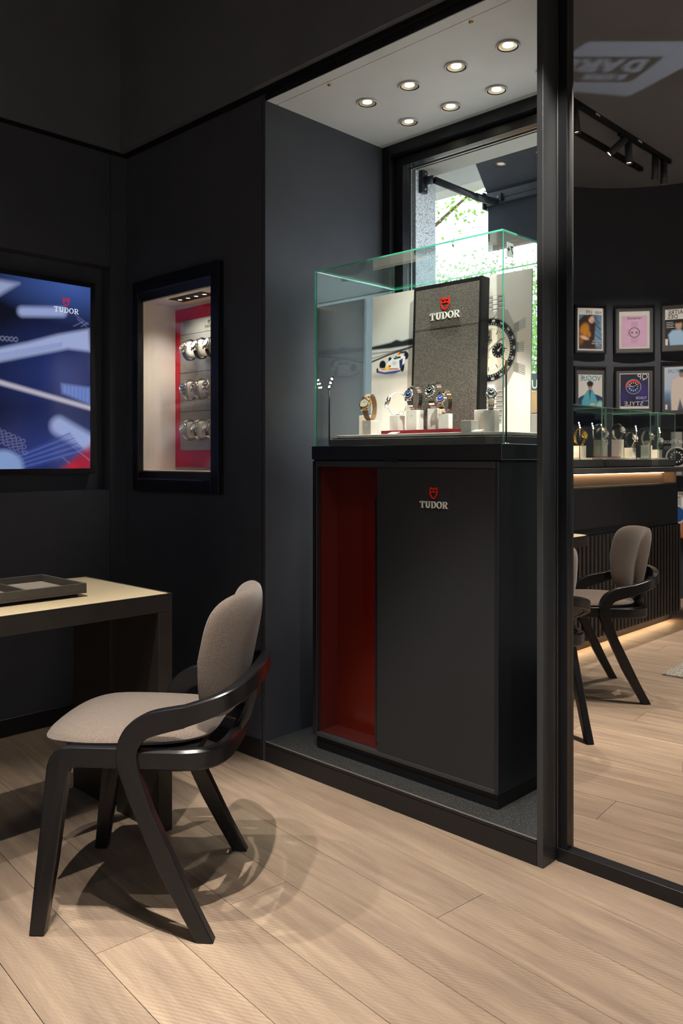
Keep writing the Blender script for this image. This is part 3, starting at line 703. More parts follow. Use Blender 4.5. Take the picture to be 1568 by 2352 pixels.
# ---- watches
WM = {}
def watch_meshes(kind):
    """bracelet loop in the local yz plane, dial towards -y and up; origin under the loop"""
    if kind in WM: return WM[kind]
    rgb, metal, strap, two = kind
    ry, rz, cz = .031, .040, .0405; W = .0095
    def el(a, k=0): return ((ry+k)*math.cos(a), cz+(rz+k)*math.sin(a))
    tilt = math.radians(22); da = math.radians(180-14)      # dial place on the loop
    dc = el(da, .002)
    T = Matrix.Translation((0, dc[0], dc[1])) @ Matrix.Rotation(-tilt, 4, 'X')
    parts = []
    b = MB(); n = 28 if strap == 'links' else 40
    for i in range(n):
        a0 = da+math.radians(30)+i*math.radians(300)/n; a1 = a0+math.radians(300)/n*(.9 if strap == 'links' else 1.0)
        f = abs(((i+.5)/n)-.5)*2; wd = W*(.78+.22*f)
        cols = ((-1, -.38), (-.34, .34), (.38, 1)) if strap == 'links' else ((-1, 1),)
        for ci, (l, r) in enumerate(cols):
            k0, k1 = (-.0012, .0016 if ci == 1 else .0012)
            vs = []
            for x in (l*wd, r*wd):
                for a in (a0, a1):
                    for k in (k0, k1): p = el(a, k); vs.append((x, p[0], p[1]))
            b.add(vs, [(0, 1, 3, 2), (4, 6, 7, 5), (0, 4, 5, 1), (2, 3, 7, 6), (1, 5, 7, 3), (0, 2, 6, 4)], 1 if (two and ci == 1) else 0)
    bm = {'links': metal, 'leather': M['leather'], 'black': M['black_leather']}[strap]
    parts.append(('bracelet' if strap == 'links' else 'strap', b, [bm, M['gold']]))
    R = .0185
    c = MB().lathe([(.0001, .006), (R-.003, .006), (R, .003), (R, -.003), (R-.0015, -.0045)], 28, 'y')
    for sx in (-1, 1):
        for sz in (-1, 1): c.box(sx*.0085-.002, sx*.0085+.002, -.002, .004, min(sz*.012, sz*.0225), max(sz*.012, sz*.0225))
    c.cyl((R-.001, 0, 0), (R+.004, 0, 0), .0028, 12)
    parts.append(('case', c.xf(T), [metal]))
    bz = MB().lathe([(R-.0012, -.0043), (R-.0025, -.0062), (R-.005, -.0058), (R-.0052, -.0046)], 28, 'y')
    parts.append(('bezel', bz.xf(T), [M['gold'] if two else metal]))
    dl = MB().lathe([(.0001, -.0050), (R-.005, -.0050)], 28, 'y')
    parts.append(('dial', dl.xf(T), [mat('watch_dial_%d_%d_%d' % rgb, rgb, .25, coat=.4)]))
    hd = MB()
    for ang, L in ((50, .0085), (-60, .006)):
        hd.join(MB().box(-.0006, .0006, -.0057, -.0054, -.001, L).xf(Matrix.Rotation(math.radians(ang), 4, 'Y')))
    for k in range(12):
        hd.join(MB().box(-.0005, .0005, -.0055, -.0051, .0098, .0122).xf(Matrix.Rotation(2*PI*k/12, 4, 'Y')))
    parts.append(('hands_and_markers', hd.xf(T), [M['paper'] if sum(rgb) < 330 else M['darkline']]))
    parts.append(('clip', MB().box(-.007, .007, -.010, .012, 0, .0042), [M['deep']]))
    pts = [(0.004, .014+.007*math.cos(t), .008+.008*math.sin(t)) for t in [2*PI*i/14 for i in range(14)]]
    parts.append(('tag_string', MB().tube(pts, .0005, 5, closed=True), [M['redtag']]))
    out = []
    for nme, mb, ms in parts:
        me = mb.mesh(nme)
        for q in ms: me.materials.append(q)
        out.append((nme, me))
    WM[kind] = out; return out
def watch(kind, loc, rz, label, group, sc=1.0, skip=()):
    t = thing('wristwatch', label, 'watch', loc, rz, group); t.scale = (sc,)*3
    made = {}
    for nme, me in watch_meshes(kind):
        if nme not in skip: made[nme] = link(nme, me, made.get({'hands_and_markers': 'dial', 'tag_string': 'clip'}.get(nme), t))
    return t
K_CREAM = ((222, 212, 192), M['gold'], 'leather', False); K_SILVER = ((214, 210, 202), M['steel'], 'links', False)
K_BLUE = ((18, 30, 84), M['steel'], 'links', False); K_BLACK = ((14, 14, 15), M['steel'], 'links', False)
K_TWO = ((40, 62, 140), M['steel'], 'links', True); K_PANDA = ((226, 222, 214), M['steel'], 'black', False)
K_BROWN = ((70, 46, 34), M['steel'], 'links', False); K_GOLD = ((210, 170, 90), M['gold'], 'links', False)
GR = 'watches in the glass case'
watch(K_CREAM, (-2.020, 2.238, 1.300), .25, 'wristwatch with pale dial and tan leather strap, leftmost in the case', GR, 1.18)
watch(K_SILVER, (-1.960, 2.320, 1.318), -.75, 'steel wristwatch in front of the racing car poster', GR, 1.06)
watch(K_BLUE, (-1.866, 2.308, 1.334), 0, 'steel wristwatch with deep blue dial at the left of the woven panel', GR, 1.08)
watch(K_BLACK, (-1.777, 2.312, 1.336), .12, 'steel wristwatch with black dial before the woven panel', GR, 1.16)
watch(K_TWO, (-1.707, 2.277, 1.314), .1, 'two-tone steel and gold wristwatch with blue dial, front of the pair', GR, 1.0)
watch(K_BLACK, (-1.508, 2.254, 1.318), .6, 'steel wristwatch with black dial on the block beside the glass edge', GR, 1.02)

# ---- miniature spot posts in the case
def mini_spot(loc, label, group, top=.235, aim=(.6, .5, -.5), watts=4.5, lit=True, gold=False):
    t = thing('mini_spot_post', label, 'lamp', loc, 0, group)
    MB().lathe([(.0001, .003), (.008, .003), (.009, .0)], 16).build('foot', M['steel'], t)
    MB().cyl((0, 0, .002), (0, 0, top), .0028, 10).build('post', M['frameblack'], t)
    if gold:
        MB().cyl((0, 0, top), (0, 0, top+.045), .0033, 12).build('brass_collar', M['gold'], t)
        p = Vector(loc)+Vector((-.006, .006, top+.04)); spot('led_light', t, p, p+Vector((-.6, .55, -.35)), watts, 100, .8, (1, .9, .78), .006); return t
    d = Vector((.022, 0, .045)).normalized()
    MB().cyl((0, 0, top), tuple(Vector((0, 0, top))+d*.05), .004, 10).build('lamp_stem', M['frameblack'], t)
    for k in range(3):
        p = Vector((0, -.0042, top))+d*(.008+.016*k)
        MB().lathe([(.0001, -.0008), (.0036, -.0008), (.0038, .001)], 12, 'y').xf(Matrix.Translation(p)).build('led', M['lamp_hot'], t)
    if watts: spot('led_light', t, Vector(loc)+Vector((.012, -.012, top+.02)), Vector(loc)+Vector((.012, -.012, top+.02))+Vector(aim), watts, 100, .8, (1, .82, .6), .006)
    return t
mini_spot((-2.206, 2.215, GZ0), 'black stem with three glowing lamps at the left of the glass case', 'mini spot posts', .218, watts=2.2)
mini_spot((-1.420, 2.205, GZ0), 'black stem with brass collar at the right end of the glass case', 'mini spot posts', .215, gold=True)

# ---- woven TUDOR panel and the two posters
wp = thing('brand_panel', 'tall dark woven panel with red shield and TUDOR letters', 'display panel', (-1.80, 2.385, 1.2475)); 
PWd, PH = .306, .552
MB().box(-PWd/2, PWd/2, 0, .045, 0, PH).build('panel_frame', M['deep'], wp, bevel=.0015)
MB().box(-PWd/2+.012, PWd/2-.012, -.0015, 0, .008, PH-.016).build('woven_face', M['weave'], wp)
place_logo(wp, -.003, -.002, .494, .417, .134, .005)
wp.rotation_euler = (math.radians(-2.5), 0, 0)
def poster_board(name, label, x0, x1, y, z0, z1):
    t = thing(name, label, 'poster', ((x0+x1)/2, y, z0)); P_(MB().box(x0, x1, y+.0006, y+.005, z0, z1), 'board', M['paper'], t)
    t.rotation_euler = (math.radians(-1.4), 0, 0); return t
t = poster_board('car_poster', 'photo poster of a white and navy racing car on a track', -2.205, -1.93, 2.447, 1.2475, 1.806)
w_, h_ = .275, .5585; k = Ink(w_, h_, 200, 330, (200, 196, 190))
k.grad(k.V/h_, [(0, (244, 240, 236)), (.3, (226, 216, 208)), (.5, (206, 200, 194)), (.64, (190, 190, 190)), (.72, (196, 194, 188)), (1, (206, 200, 190))])
pp = lambda P, c, so=None, op=1.: k.lay(sdf_poly(k.U, k.V, P), c, so, op)
pe = lambda c, rx, ry, col, so=None, op=1.: k.lay(sdf_ell(k.U, k.V, c, rx, ry), col, so, op)
pp([(-.026, .3455), (-.002, .3595), (.051, .3635), (.097, .3675), (.126, .3755), (.154, .3675), (.187, .3725), (.289, .3705), (.289, .3415), (.187, .3465), (.092, .3445), (-.002, .3465)], (34, 36, 40), .004)
pp([(-.03, .30), (.08, .322), (.29, .352), (.29, .20), (-.03, .16)], (214, 204, 196), .012, .6)
for A_, r_, c_ in (([(-.026, .2935), (-.002, .2985), (.08, .3185), (.187, .3375), (.289, .3535)], .0032, (44, 44, 46)), ([(-.026, .3055), (-.002, .3115), (.148, .3355), (.289, .3555)], .0018, (120, 116, 114))):
    for p_, q_ in zip(A_, A_[1:]): k.lay(sdf_cap(k.U, k.V, p_, q_, r_), c_, .0012)
pe((.095, .2395), .075, .008, (120, 112, 110), .014, .8)
for c_, rx_, ry_ in (((.177, .3095), .011, .015), ((.095, .3015), .008, .009), ((.057, .2825), .0165, .0175), ((.158, .2705), .0105, .0225)): pe(c_, rx_, ry_, (22, 24, 32), .0015)
pp([(.146, .3275), (.177, .3275), (.178, .3195), (.147, .3195)], (36, 40, 62), .001)
pp([(.072, .2745), (.092, .2955), (.12, .3105), (.148, .3165), (.173, .3055), (.168, .2805), (.144, .2645), (.092, .2685)], (232, 230, 232), .0015)
pp([(.142, .2935), (.16, .3005), (.157, .2645), (.145, .2645)], (40, 48, 96), .0015); pp([(.112, .3055), (.148, .3105), (.15, .3025), (.117, .2985)], (44, 48, 66), .001)
pe((.127, .3075), .006, .005, (52, 124, 76), .001); pe((.14, .3185), .007, .006, (228, 150, 40), .001); pe((.144, .3215), .0045, .004, (206, 48, 36), .001)
pe((.118, .285), .012, .008, (196, 196, 204), .004)
pp([(.041, .2635), (.048, .2705), (.144, .2655), (.14, .2575)], (232, 214, 210), .001); k.lay(sdf_cap(k.U, k.V, (.052, .2655), (.135, .2615), .0022), (196, 70, 62), .001)
pp([(.024, .2545), (.069, .2445), (.123, .2445), (.15, .2515), (.15, .2565), (.069, .2525), (.034, .2605)], (64, 74, 130), .001)
pe((.03, .2635), .005, .009, (30, 32, 44), .0015)
pp([(.07, .2635), (.085, .2815), (.096, .2735), (.089, .2595)], (242, 198, 44), .001); pe((.095, .2745), .005, .0045, (214, 44, 32), .001)
k.build('printed_picture', M['printm'], t, (-w_/2, 0, 0), (1, 0, 0), (0, 0, 1))
t = poster_board('watch_poster', 'large poster of a cream dial chronograph with black bezel', -1.80, -1.482, 2.4475, 1.2475, 1.806)
w_, h_ = .318, .5585; k = Ink(w_, h_, 330, 560, (214, 206, 196)); U, V = k.U, k.V
k.grad(V/h_, [(0, (250, 246, 242)), (.3, (248, 240, 232)), (.42, (232, 226, 222)), (.55, (228, 212, 194)), (.75, (216, 210, 202)), (1, (208, 203, 196))])
cx, cy, R = .1475, .2955, .114
# bracelet: five columns of links above and below the case
for sgn in (1, -1):
    yy = (V-cy)*sgn
    body = np.maximum(np.abs(U-cx)-.066+.02*np.clip((yy-.1)/.3, 0, 1), np.maximum(.09-yy, yy-.19 if sgn == 1 else yy-.26))
    k.lay(body, (92, 86, 84), .001)
    row = np.floor(yy/.0165); fr = yy/.0165-row
    for ci, (a, b) in enumerate(((-.066, -.036), (-.036, -.013), (-.013, .013), (.013, .036), (.036, .066))):
        off = .5 if ci % 2 else 0.; f2 = (yy/.0165+off) % 1
        col = np.maximum(np.maximum(a+.001-(U-cx), (U-cx)-b+.001), body)
        k.lay(np.maximum(col, .0165*(.08-f2)), (206, 200, 196) if ci in (1, 3) else (176, 168, 164), .001)
        k.lay(np.maximum(col, .0165*(f2-.16)), (84, 78, 76), .001); k.lay(np.maximum(col, np.maximum(.0165*(.74-f2), .0165*(f2-.95))), (238, 234, 230), .001, .5)
k.lay(sdf_poly(U, V, [(cx-.10, cy+.05), (cx-.075, cy+.135), (cx+.075, cy+.135), (cx+.115, cy+.06), (cx+.115, cy-.06), (cx+.075, cy-.135), (cx-.075, cy-.135), (cx-.10, cy-.05)]), (176, 168, 162), .002)
for yy, ln in ((.072, .148), (0, .142), (-.072, .148)):
    k.lay(np.maximum(np.abs(V-cy-yy+ (U-cx-.12)*(.35 if yy < 0 else -.35 if yy > 0 else 0))-.017, np.maximum(.10-(U-cx), (U-cx)-ln)), (150, 144, 138), .001)
    for q in range(5): k.lay(np.maximum(np.abs(V-cy-yy+.013-.0065*q+(U-cx-.12)*(.35 if yy < 0 else -.35 if yy > 0 else 0))-.0014, np.maximum(.122-(U-cx), (U-cx)-ln)), (226, 220, 212), .0008)
rr = np.hypot(U-cx, V-cy); th = np.arctan2(V-cy, U-cx)
k.lay(rr-R, (22, 22, 24), .001); k.lay(np.abs(rr-R+.002)-.001, (150, 146, 142), .0008)
tick = np.abs(((th*60/(2*PI))+.5) % 1-.5)/60*2*PI*rr
k.lay(np.maximum(tick-.0009, np.abs(rr-R+.021)-.0022), (222, 220, 216), .0007)
num = np.abs(((th*18/(2*PI))+.5) % 1-.5)/18*2*PI*rr
k.lay(np.maximum(num-.0062, np.maximum(np.abs(rr-R+.011)-.0042, .9-1.9*noise2(th*60, rr*260, 3, 4))), (232, 230, 226), .001)
k.lay(rr-R+.026, (196, 186, 172), .001); k.lay(rr-R+.030, (238, 226, 206), .001)
k.lay(np.maximum(tick-.0007, np.abs(rr-.076)-.0035), (60, 54, 48), .0006)
hr = np.abs(((th*12/(2*PI))+.5) % 1-.5)/12*2*PI*rr; k.lay(np.maximum(hr-.0017, np.abs(rr-.067)-.007), (64, 58, 54), .0007)
for sx in (-1, 1):
    c = (cx+sx*.040, cy-.004); r2 = np.hypot(U-c[0], V-c[1]); t2 = np.arctan2(V-c[1], U-c[0])
    k.lay(r2-.026, (26, 26, 28), .001); k.lay(np.maximum(np.abs(((t2*12/(2*PI))+.5) % 1-.5)/12*2*PI*r2-.0008, np.abs(r2-.021)-.003), (224, 220, 214), .0007)
    k.lay(r2-.004, (236, 232, 226), .0008); k.lay(sdf_cap(U, V, c, (c[0]+.012*sx, c[1]+.012), .0011), (232, 228, 222), .0007)
k.lay(np.abs(np.hypot(U-cx, V-cy+.045)-.019)-.0006, (176, 164, 150), .0007)
k.lay(sdf_cap(U, V, (cx, cy), (cx-.034, cy+.026), .0028), (150, 142, 134), .0008); k.lay(sdf_cap(U, V, (cx, cy), (cx+.052, cy+.036), .0026), (150, 142, 134), .0008)
k.lay(sdf_cap(U, V, (cx, cy-.03), (cx+.001, cy+.066), .001), (110, 104, 98), .0007); k.lay(rr-.006, (176, 168, 160), .001)
k.build('printed_picture', M['printm'], t, (-w_/2, 0, 0), (1, 0, 0), (0, 0, 1))
a = logo_word(-.0006, 0).xf(Matrix.Translation((-w_/2+cx, 0, cy+.032)) @ Matrix.Diagonal((.0058, 1, .0058, 1))); a.build('printed_word', M['darkline'], t)
a = logo_shield(-.0006, 0).xf(Matrix.Translation((-w_/2+cx, 0, cy+.0405)) @ Matrix.Diagonal((.010, 1, .010, 1))); a.build('printed_shield', M['darkline'], t)

# ---- recessed wall showcase with nine watches
wc = thing('wall_showcase', 'black framed wall showcase with beige lining and red back panel', 'showcase', (-2.995, YW, 1.017))
ox0, ox1, oz0, oz1 = -3.27, -2.72, 1.103, 1.877
def sloped_bar(par, name, poly, axis, a, b): P_(MB().prism(poly, axis, a, b), name, M['frameblack'], par, bevel=.001, seg=1)
fy = YW-.028
P_(MB().box(-3.306, ox0+.004, fy, YW, 1.017, 1.962), 'frame_stile', M['frameblack'], wc, bevel=.0015, seg=1)
P_(MB().box(ox1-.004, -2.672, fy, YW, 1.017, 1.962), 'frame_stile', M['frameblack'], wc, bevel=.0015, seg=1)
P_(MB().prism([(fy, oz1+.03), (YW, oz1-.002), (YW, 1.962), (fy, 1.962)], 'x', ox0+.004, ox1-.004), 'frame_rail', M['frameblack'], wc, bevel=.0015, seg=1)
P_(MB().prism([(fy, 1.017), (YW, 1.017), (YW, oz0+.002), (fy, oz0-.03)], 'x', ox0+.004, ox1-.004), 'frame_rail', M['frameblack'], wc, bevel=.0015, seg=1)
P_(MB().box(ox0+.01, ox1-.06, fy-.001, fy+.0005, oz0-.034, oz0-.0325), 'glass_runner', M['brushed'], wc)
SB = 2.257
P_(MB().box(ox0+.0005, ox0+.006, YW+.002, SB, oz0, oz1), 'lining_side', M['shelf_beige'], wc)
P_(MB().box(ox1-.006, ox1-.0005, YW+.002, SB, oz0, oz1), 'lining_side', M['shelf_beige'], wc)
P_(MB().box(ox0+.006, ox1-.006, YW+.002, SB, oz1-.006, oz1-.0005), 'lining_top', M['shelf_beige'], wc)
P_(MB().box(ox0+.006, ox1-.006, YW+.002, SB, oz0+.0005, oz0+.005), 'lining_floor', M['shelf_beige'], wc)
P_(MB().box(ox0+.006, ox1-.006, SB, SB+.008, oz0, oz1), 'lining_back', M['shelf_beige'], wc)
P_(MB().box(ox0+.008, ox1-.008, SB-.006, SB, 1.122, 1.857), 'red_panel', M['redpanel'], wc)
bp = P_(MB().box(-3.214, -2.776, SB-.012, SB-.006, 1.20, 1.798), 'steel_board', M['brushed'], wc, bevel=.0008, seg=1)
for z in (1.733, 1.557, 1.378): P_(MB().box(-3.214, -2.776, SB-.0124, SB-.0118, z-.0011, z+.0011), 'board_joint', M['darkline'], wc)
hh = .062/5.16
a = logo_word(-.0008, 0).xf(Matrix.Translation((-2.995, SB-.012, 1.748)) @ Matrix.Diagonal((hh, 1, hh, 1))); o = P_(a, 'logo_lettering', M['darkline'], wc); o['label'] = 'small dark letters TUDOR'
a = logo_shield(-.0008, 0).xf(Matrix.Translation((-2.995, SB-.012, 1.764)) @ Matrix.Diagonal((.018, 1, .018, 1))); o = P_(a, 'logo_shield', M['gold'], wc); o['label'] = 'small gold shield'
P_(MB().box(ox0+.004, ox1-.004, YW+.0012, YW+.004, oz0, oz1), 'front_pane', M['pane'], wc)
sl = P_(MB().box(-3.11, -2.87, 2.11, 2.19, oz1-.0085, oz1-.006), 'lamp_tray', M['deep'], wc)
for i in range(4):
    x = -3.08+.06*i
    o = P_(MB().lathe([(.0001, oz1-.0090), (.008, oz1-.0088), (.010, oz1-.0085)], 16, 'z', (x, 2.15, 0)), 'lamp_lens', M['lamp_soft'], wc)
    spot('bulb_light', wc, (x, 2.14, oz1-.014), (x, 2.20, 1.1), 4.2, 120, .8, (1, .9, .78), .01)
kinds = [[((110, 84, 66), M['steel'], 'black', False), K_PANDA, ((236, 232, 226), M['steel'], 'black', False)], [K_BLUE, K_BROWN, K_BROWN], [((206, 190, 160), M['steel'], 'links', False), K_SILVER, K_SILVER]]
lab = [['brown dial wristwatch on black strap, top row left of the wall showcase', 'white dial wristwatch on black strap, top row middle of the wall showcase', 'white dial wristwatch on black strap, top row beside the showcase frame'],
       ['steel wristwatch with dark blue dial, middle row left of the wall showcase', 'steel wristwatch with brown dial, centre of the wall showcase', 'steel wristwatch with brown dial, middle row beside the showcase frame'],
       ['steel wristwatch with champagne dial, bottom row left of the wall showcase', 'steel wristwatch with silver dial, bottom row middle of the wall showcase', 'steel wristwatch with silver dial, bottom row beside the showcase frame']]
rows = ('top', 'middle', 'bottom'); cols = ('left', 'centre', 'right')
for r, z in enumerate((1.65, 1.47, 1.29)):
    for c, x in enumerate((-3.08, -2.995, -2.91)):
        watch(kinds[r][c], (x, SB-.054, z-.047), 0, lab[r][c], 'watches in the wall showcase', 1.16, ('clip', 'tag_string'))
        cu = MB(); n = 24; secs = []
        for xx, sc in ((-.024, .80), (-.020, 1), (.020, 1), (.024, .80)):
            secs.append([(xx, .0265*sc*math.copysign(abs(math.cos(2*PI*i/n))**.6, math.cos(2*PI*i/n)), .0355*sc*math.copysign(abs(math.sin(2*PI*i/n))**.6, math.sin(2*PI*i/n))) for i in range(n)])
        cu.sweep(secs)
        cu.box(-.012, .012, .02, .042, -.012, .012)
        tag(cu.build('watch_cushion', M['cream'], loc=(x, SB-.054, z)), 'cream watch cushion, %s row %s of the wall showcase' % (rows[r], cols[c]), 'cushion', 'cushions in the wall showcase')

# ---- recessed advertising screen on the left wall
tv = thing('wall_screen', 'large recessed screen showing blurred blue artwork and TUDOR logo', 'screen', (XL-.04, 1.185, 1.09))
sy0, sy1, sz0, sz1 = .456, 1.912, 1.117, 1.939
P_(MB().box(XL-.075, XL-.034, sy0-.022, sy1+.022, sz0-.024, sz1+.022), 'screen_body', M['frameblack'], tv, bevel=.003)
P_(MB().box(XL-.034, XL-.030, sy0-.022, sy1+.022, sz0-.024, sz0-.0005), 'bezel', M['frameblack'], tv)
P_(MB().box(XL-.034, XL-.030, sy0-.022, sy1+.022, sz1+.0005, sz1+.022), 'bezel', M['frameblack'], tv)
P_(MB().box(XL-.034, XL-.030, sy1+.0005, sy1+.022, sz0-.0005, sz1+.0005), 'bezel', M['frameblack'], tv)
P_(MB().box(XL-.034, XL-.030, sy0-.022, sy0-.0005, sz0-.0005, sz1+.0005), 'bezel', M['frameblack'], tv)
W_, H_ = sy1-sy0, sz1-sz0
k = Ink(W_, H_, 380, 215, (16, 18, 34)); U, V = k.U, k.V; k.e = .003
A = lambda zx, zy: (1.483-sy0+zx*.000456, H_*(1-(zy-100-.157*zx)/(1985-.173*zx)))
pl = lambda *P: [A(*p) for p in P]
k.lay(sdf_ell(U, V, A(750, 230), .22, .09), (74, 104, 184), .09); k.lay(sdf_ell(U, V, A(650, 1120), .2, .16), (42, 58, 126), .14)
k.lay(sdf_ell(U, V, A(550, 1900), .25, .1), (52, 66, 140), .1); k.lay(sdf_ell(U, V, (.4, .4), .4, .2), (40, 56, 120), .2)
k.lay(sdf_poly(U, V, pl((-200, 140), (210, 205), (-200, 480))), (164, 178, 222), .012)
k.lay(sdf_cap(U, V, A(245, 490), A(640, 492), .021), (166, 182, 232), .011)
k.lay(sdf_poly(U, V, pl((-500, 960), (0, 870), (300, 800), (600, 720), (925, 665), (940, 890), (700, 862), (300, 940), (0, 1005), (-500, 1120))), (176, 190, 236), .010)
for q in range(5): k.lay(sdf_cap(U, V, A(0, 925+14*q), A(640, 800+10*q), .0012), (110, 126, 190), .002, .5)
k.lay(sdf_cap(U, V, A(-400, 1075), A(940, 1462), .0095), (206, 200, 218), .007)
k.lay(sdf_poly(U, V, pl((630, 1215), (935, 1255), (940, 1430), (640, 1310))), (116, 142, 214), .008)
for q in range(7): k.lay(sdf_cap(U, V, A(650+40*q, 1225+6*q), A(648+40*q, 1310+16*q), .0016), (70, 92, 170), .003, .7)
k.lay(sdf_cap(U, V, A(610, 1645), A(900, 1800), .040), (166, 182, 234), .016)
for q in range(9): k.lay(sdf_cap(U, V, A(150+10*q, 1960+16*q), A(720+20*q, 1720+24*q), .0028), ((96, 122, 206) if q % 2 else (60, 74, 150)), .005, .9)
k.lay(sdf_ell(U, V, A(60, 2060), .085, .07), (146, 172, 226), .012)
k.lay(sdf_poly(U, V, pl((640, 2080), (950, 1840), (950, 2100))), (176, 24, 52), .02); k.lay(sdf_ell(U, V, A(760, 2050), .02, .012), (206, 20, 40), .012)
for p, q in (((750, 1850), (935, 1990)), ((640, 1960), (720, 2020)), ((760, 635), (860, 590)), ((780, 520), (920, 620)), ((800, 560), (900, 640)), ((840, 640), (915, 600))): k.lay(sdf_cap(U, V, A(*p), A(*q), .0009), (150, 160, 220), .0025, .8)
for j in range(3):
    for q in range(6): k.lay(np.abs(sdf_ell(U, V, A(20+46*q+10*j, 1690+58*j+22*q), .009, .008))-.0009, (150, 152, 196), .002, .8)
for q in range(6): k.lay(np.abs(sdf_ell(U, V, A(-30+42*q, 757+3*q), .008, .009))-.001, (176, 180, 216), .002, .8)
scp = k.build('screen_picture', M['screenm'], tv, (XL-.0335-tv.location.x, sy0-tv.location.y, sz0-tv.location.z), (0, 1, 0), (0, 0, 1))
RZ = Matrix.Rotation(PI/2, 4, 'Z')
h = .118/5.16
a = logo_word(-.0004, 0).xf(Matrix.Translation((XL-.033, 1.796, 1.810)) @ RZ @ Matrix.Diagonal((h, 1, h, 1))); o = P_(a, 'screen_word', glow('screen_white', (226, 230, 246), 1.0), tv); o.parent = scp
a = logo_shield(-.0004, 0).xf(Matrix.Translation((XL-.033, 1.794, 1.840)) @ RZ @ Matrix.Diagonal((.036, 1, .036, 1))); o = P_(a, 'screen_shield', glow('screen_red', (206, 24, 46), 1.0), tv); o.parent = scp
tag(MB().tube([(XL-.05, 1.40+.10*math.sin(t)*.9, 1.045+.035*math.cos(t)) for t in [i*.28 for i in range(-3, 8)]], .003, 6).build('power_cable', M['cable']), 'thin black cable looping below the wall screen', 'cable')

# ---- consultation desk with rounded far end
dk = thing('consultation_desk', 'dark wood desk with beige leather top and slab end leg', 'desk', (-2.445, 1.0, 0))
dx0, dx1, dy0, dy1, dz = -2.715, -2.18, .075, 1.493, .74
rr = (dx1-dx0)/2
def deskpoly(i, r=.085):
    x0, x1, y0, y1 = dx0+i, dx1-i, dy0+i, dy1-i; r -= i
    return [(x1, y1), (x0, y1)]+arc(x0+r, y0+r, r, 180, 270, 8)+arc(x1-r, y0+r, r, 270, 360, 8)
P_(MB().prism(deskpoly(0), 'z', dz-.055, dz-.003), 'top_frame', M['deskwood'], dk, bevel=.0012, seg=1)
o = [Vector(p) for p in deskpoly(0)]; q = [Vector(p) for p in deskpoly(.007)]
secs = [[(a.x, a.y, dz-.003), (b.x, b.y, dz-.003), (b.x, b.y, dz), (a.x, a.y, dz)] for a, b in zip(o, q)]
P_(MB().sweep(secs, sm=False, closed=True), 'edge_rim', M['deskwood'], dk)
P_(MB().prism(deskpoly(.0075), 'z', dz-.003, dz-.0006), 'leather_inlay', M['desktop'], dk)
P_(MB().box(-2.425, dx1, dy1-.05, dy1, 0, dz-.0555), 'leg_slab', M['deskwood'], dk, bevel=.0012, seg=1)
P_(MB().box(dx0, -2.465, dy1-.05, dy1, 0, dz-.0555), 'leg_slab', M['deskwood'], dk, bevel=.0012, seg=1)
P_(MB().box(-2.465, -2.425, dy1-.035, dy1-.015, .02, .05), 'leg_link', M['brushed'], dk)
P_(MB().cyl((-2.445, dy0+rr, 0), (-2.445, dy0+rr, dz-.056), .045, 24), 'round_leg', M['deskwood'], dk)
P_(MB().lathe([(.0001, .012), (.18, .012), (.185, .006), (.185, 0)], 32, 'z', (-2.445, dy0+rr, 0)), 'round_foot', M['deskwood'], dk)
# valet tray
vt = thing('valet_tray', 'shallow dark two-part tray lying on the desk', 'tray', (-2.462, 1.05, dz)); x0, x1, y0, y1 = -2.606, -2.319, .74, 1.277; z0, z1 = dz+.010, dz+.040; wd = .010
P_(MB().box(x0+.02, x1-.02, y0+.02, y1-.02, dz-.0004, z0), 'foot', M['deep'], vt)
P_(MB().box(x0, x1, y0, y1, z0, z0+.006), 'tray_floor', M['tray'], vt)
P_(MB().box(x0, x0+wd, y0, y1, z0+.006, z1), 'tray_side', M['tray'], vt, bevel=.0008, seg=1); P_(MB().box(x1-wd, x1, y0, y1, z0+.006, z1), 'tray_side', M['tray'], vt, bevel=.0008, seg=1)
P_(MB().box(x0+wd, x1-wd, y0, y0+wd, z0+.006, z1), 'tray_side', M['tray'], vt, bevel=.0008, seg=1); P_(MB().box(x0+wd, x1-wd, y1-wd, y1, z0+.006, z1), 'tray_side', M['tray'], vt, bevel=.0008, seg=1)
P_(MB().box(x0+wd, x1-wd, 1.085, 1.094, z0+.006, z1-.001), 'divider', M['tray'], vt)
for a, b in ((y0+wd, 1.085), (1.094, y1-wd)): P_(MB().box(x0+wd, x1-wd, a, b, z0+.006, z0+.0085), 'suede_lining', M['traylining'], vt)

# ---- chairs: looped arm and bent plywood frame, wool cushions
def smooth_path(P, n):
    """Catmull-Rom through tuples"""
    out = []; P = [Vector(p) for p in P]
    for i in range(len(P)-1):
        a, b, c, d = P[max(i-1, 0)], P[i], P[i+1], P[min(i+2, len(P)-1)]
        for k in range(n):
            t = k/n; out.append(.5*((2*b)+(c-a)*t+(2*a-5*b+4*c-d)*t*t+(3*b-a-3*c+d)*t**3))
    out.append(P[-1]); return out
def pad(outline, prof, n=48, rings=9, thick=.03, ex=5.0):
    """closed cushion: outline(angle)->(u,v); prof(u,v)->(point, normal)"""
    m = MB(); vs = []; fs = []
    def grid(sg):
        base = len(vs); 
        for r in range(rings+1):
            f = r/rings; f = 1-(1-f)**1.6
            for k in range(n):
                u, v = outline(2*PI*k/n); u, v = cen[0]+(u-cen[0])*f, cen[1]+(v-cen[1])*f
                th = thick*(max(0, 1-f**ex))**.5
                p, nn = prof(u, v); vs.append(p+nn*th*sg)
        for r in range(rings):
            for k in range(n):
                q = (base+r*n+k, base+r*n+(k+1) % n, base+(r+1)*n+(k+1) % n, base+(r+1)*n+k); fs.append(q if sg > 0 else q[::-1])
    cen = pad.cen
    grid(1); grid(-1)
    mb = MB().add(vs, fs, 0, True); return mb
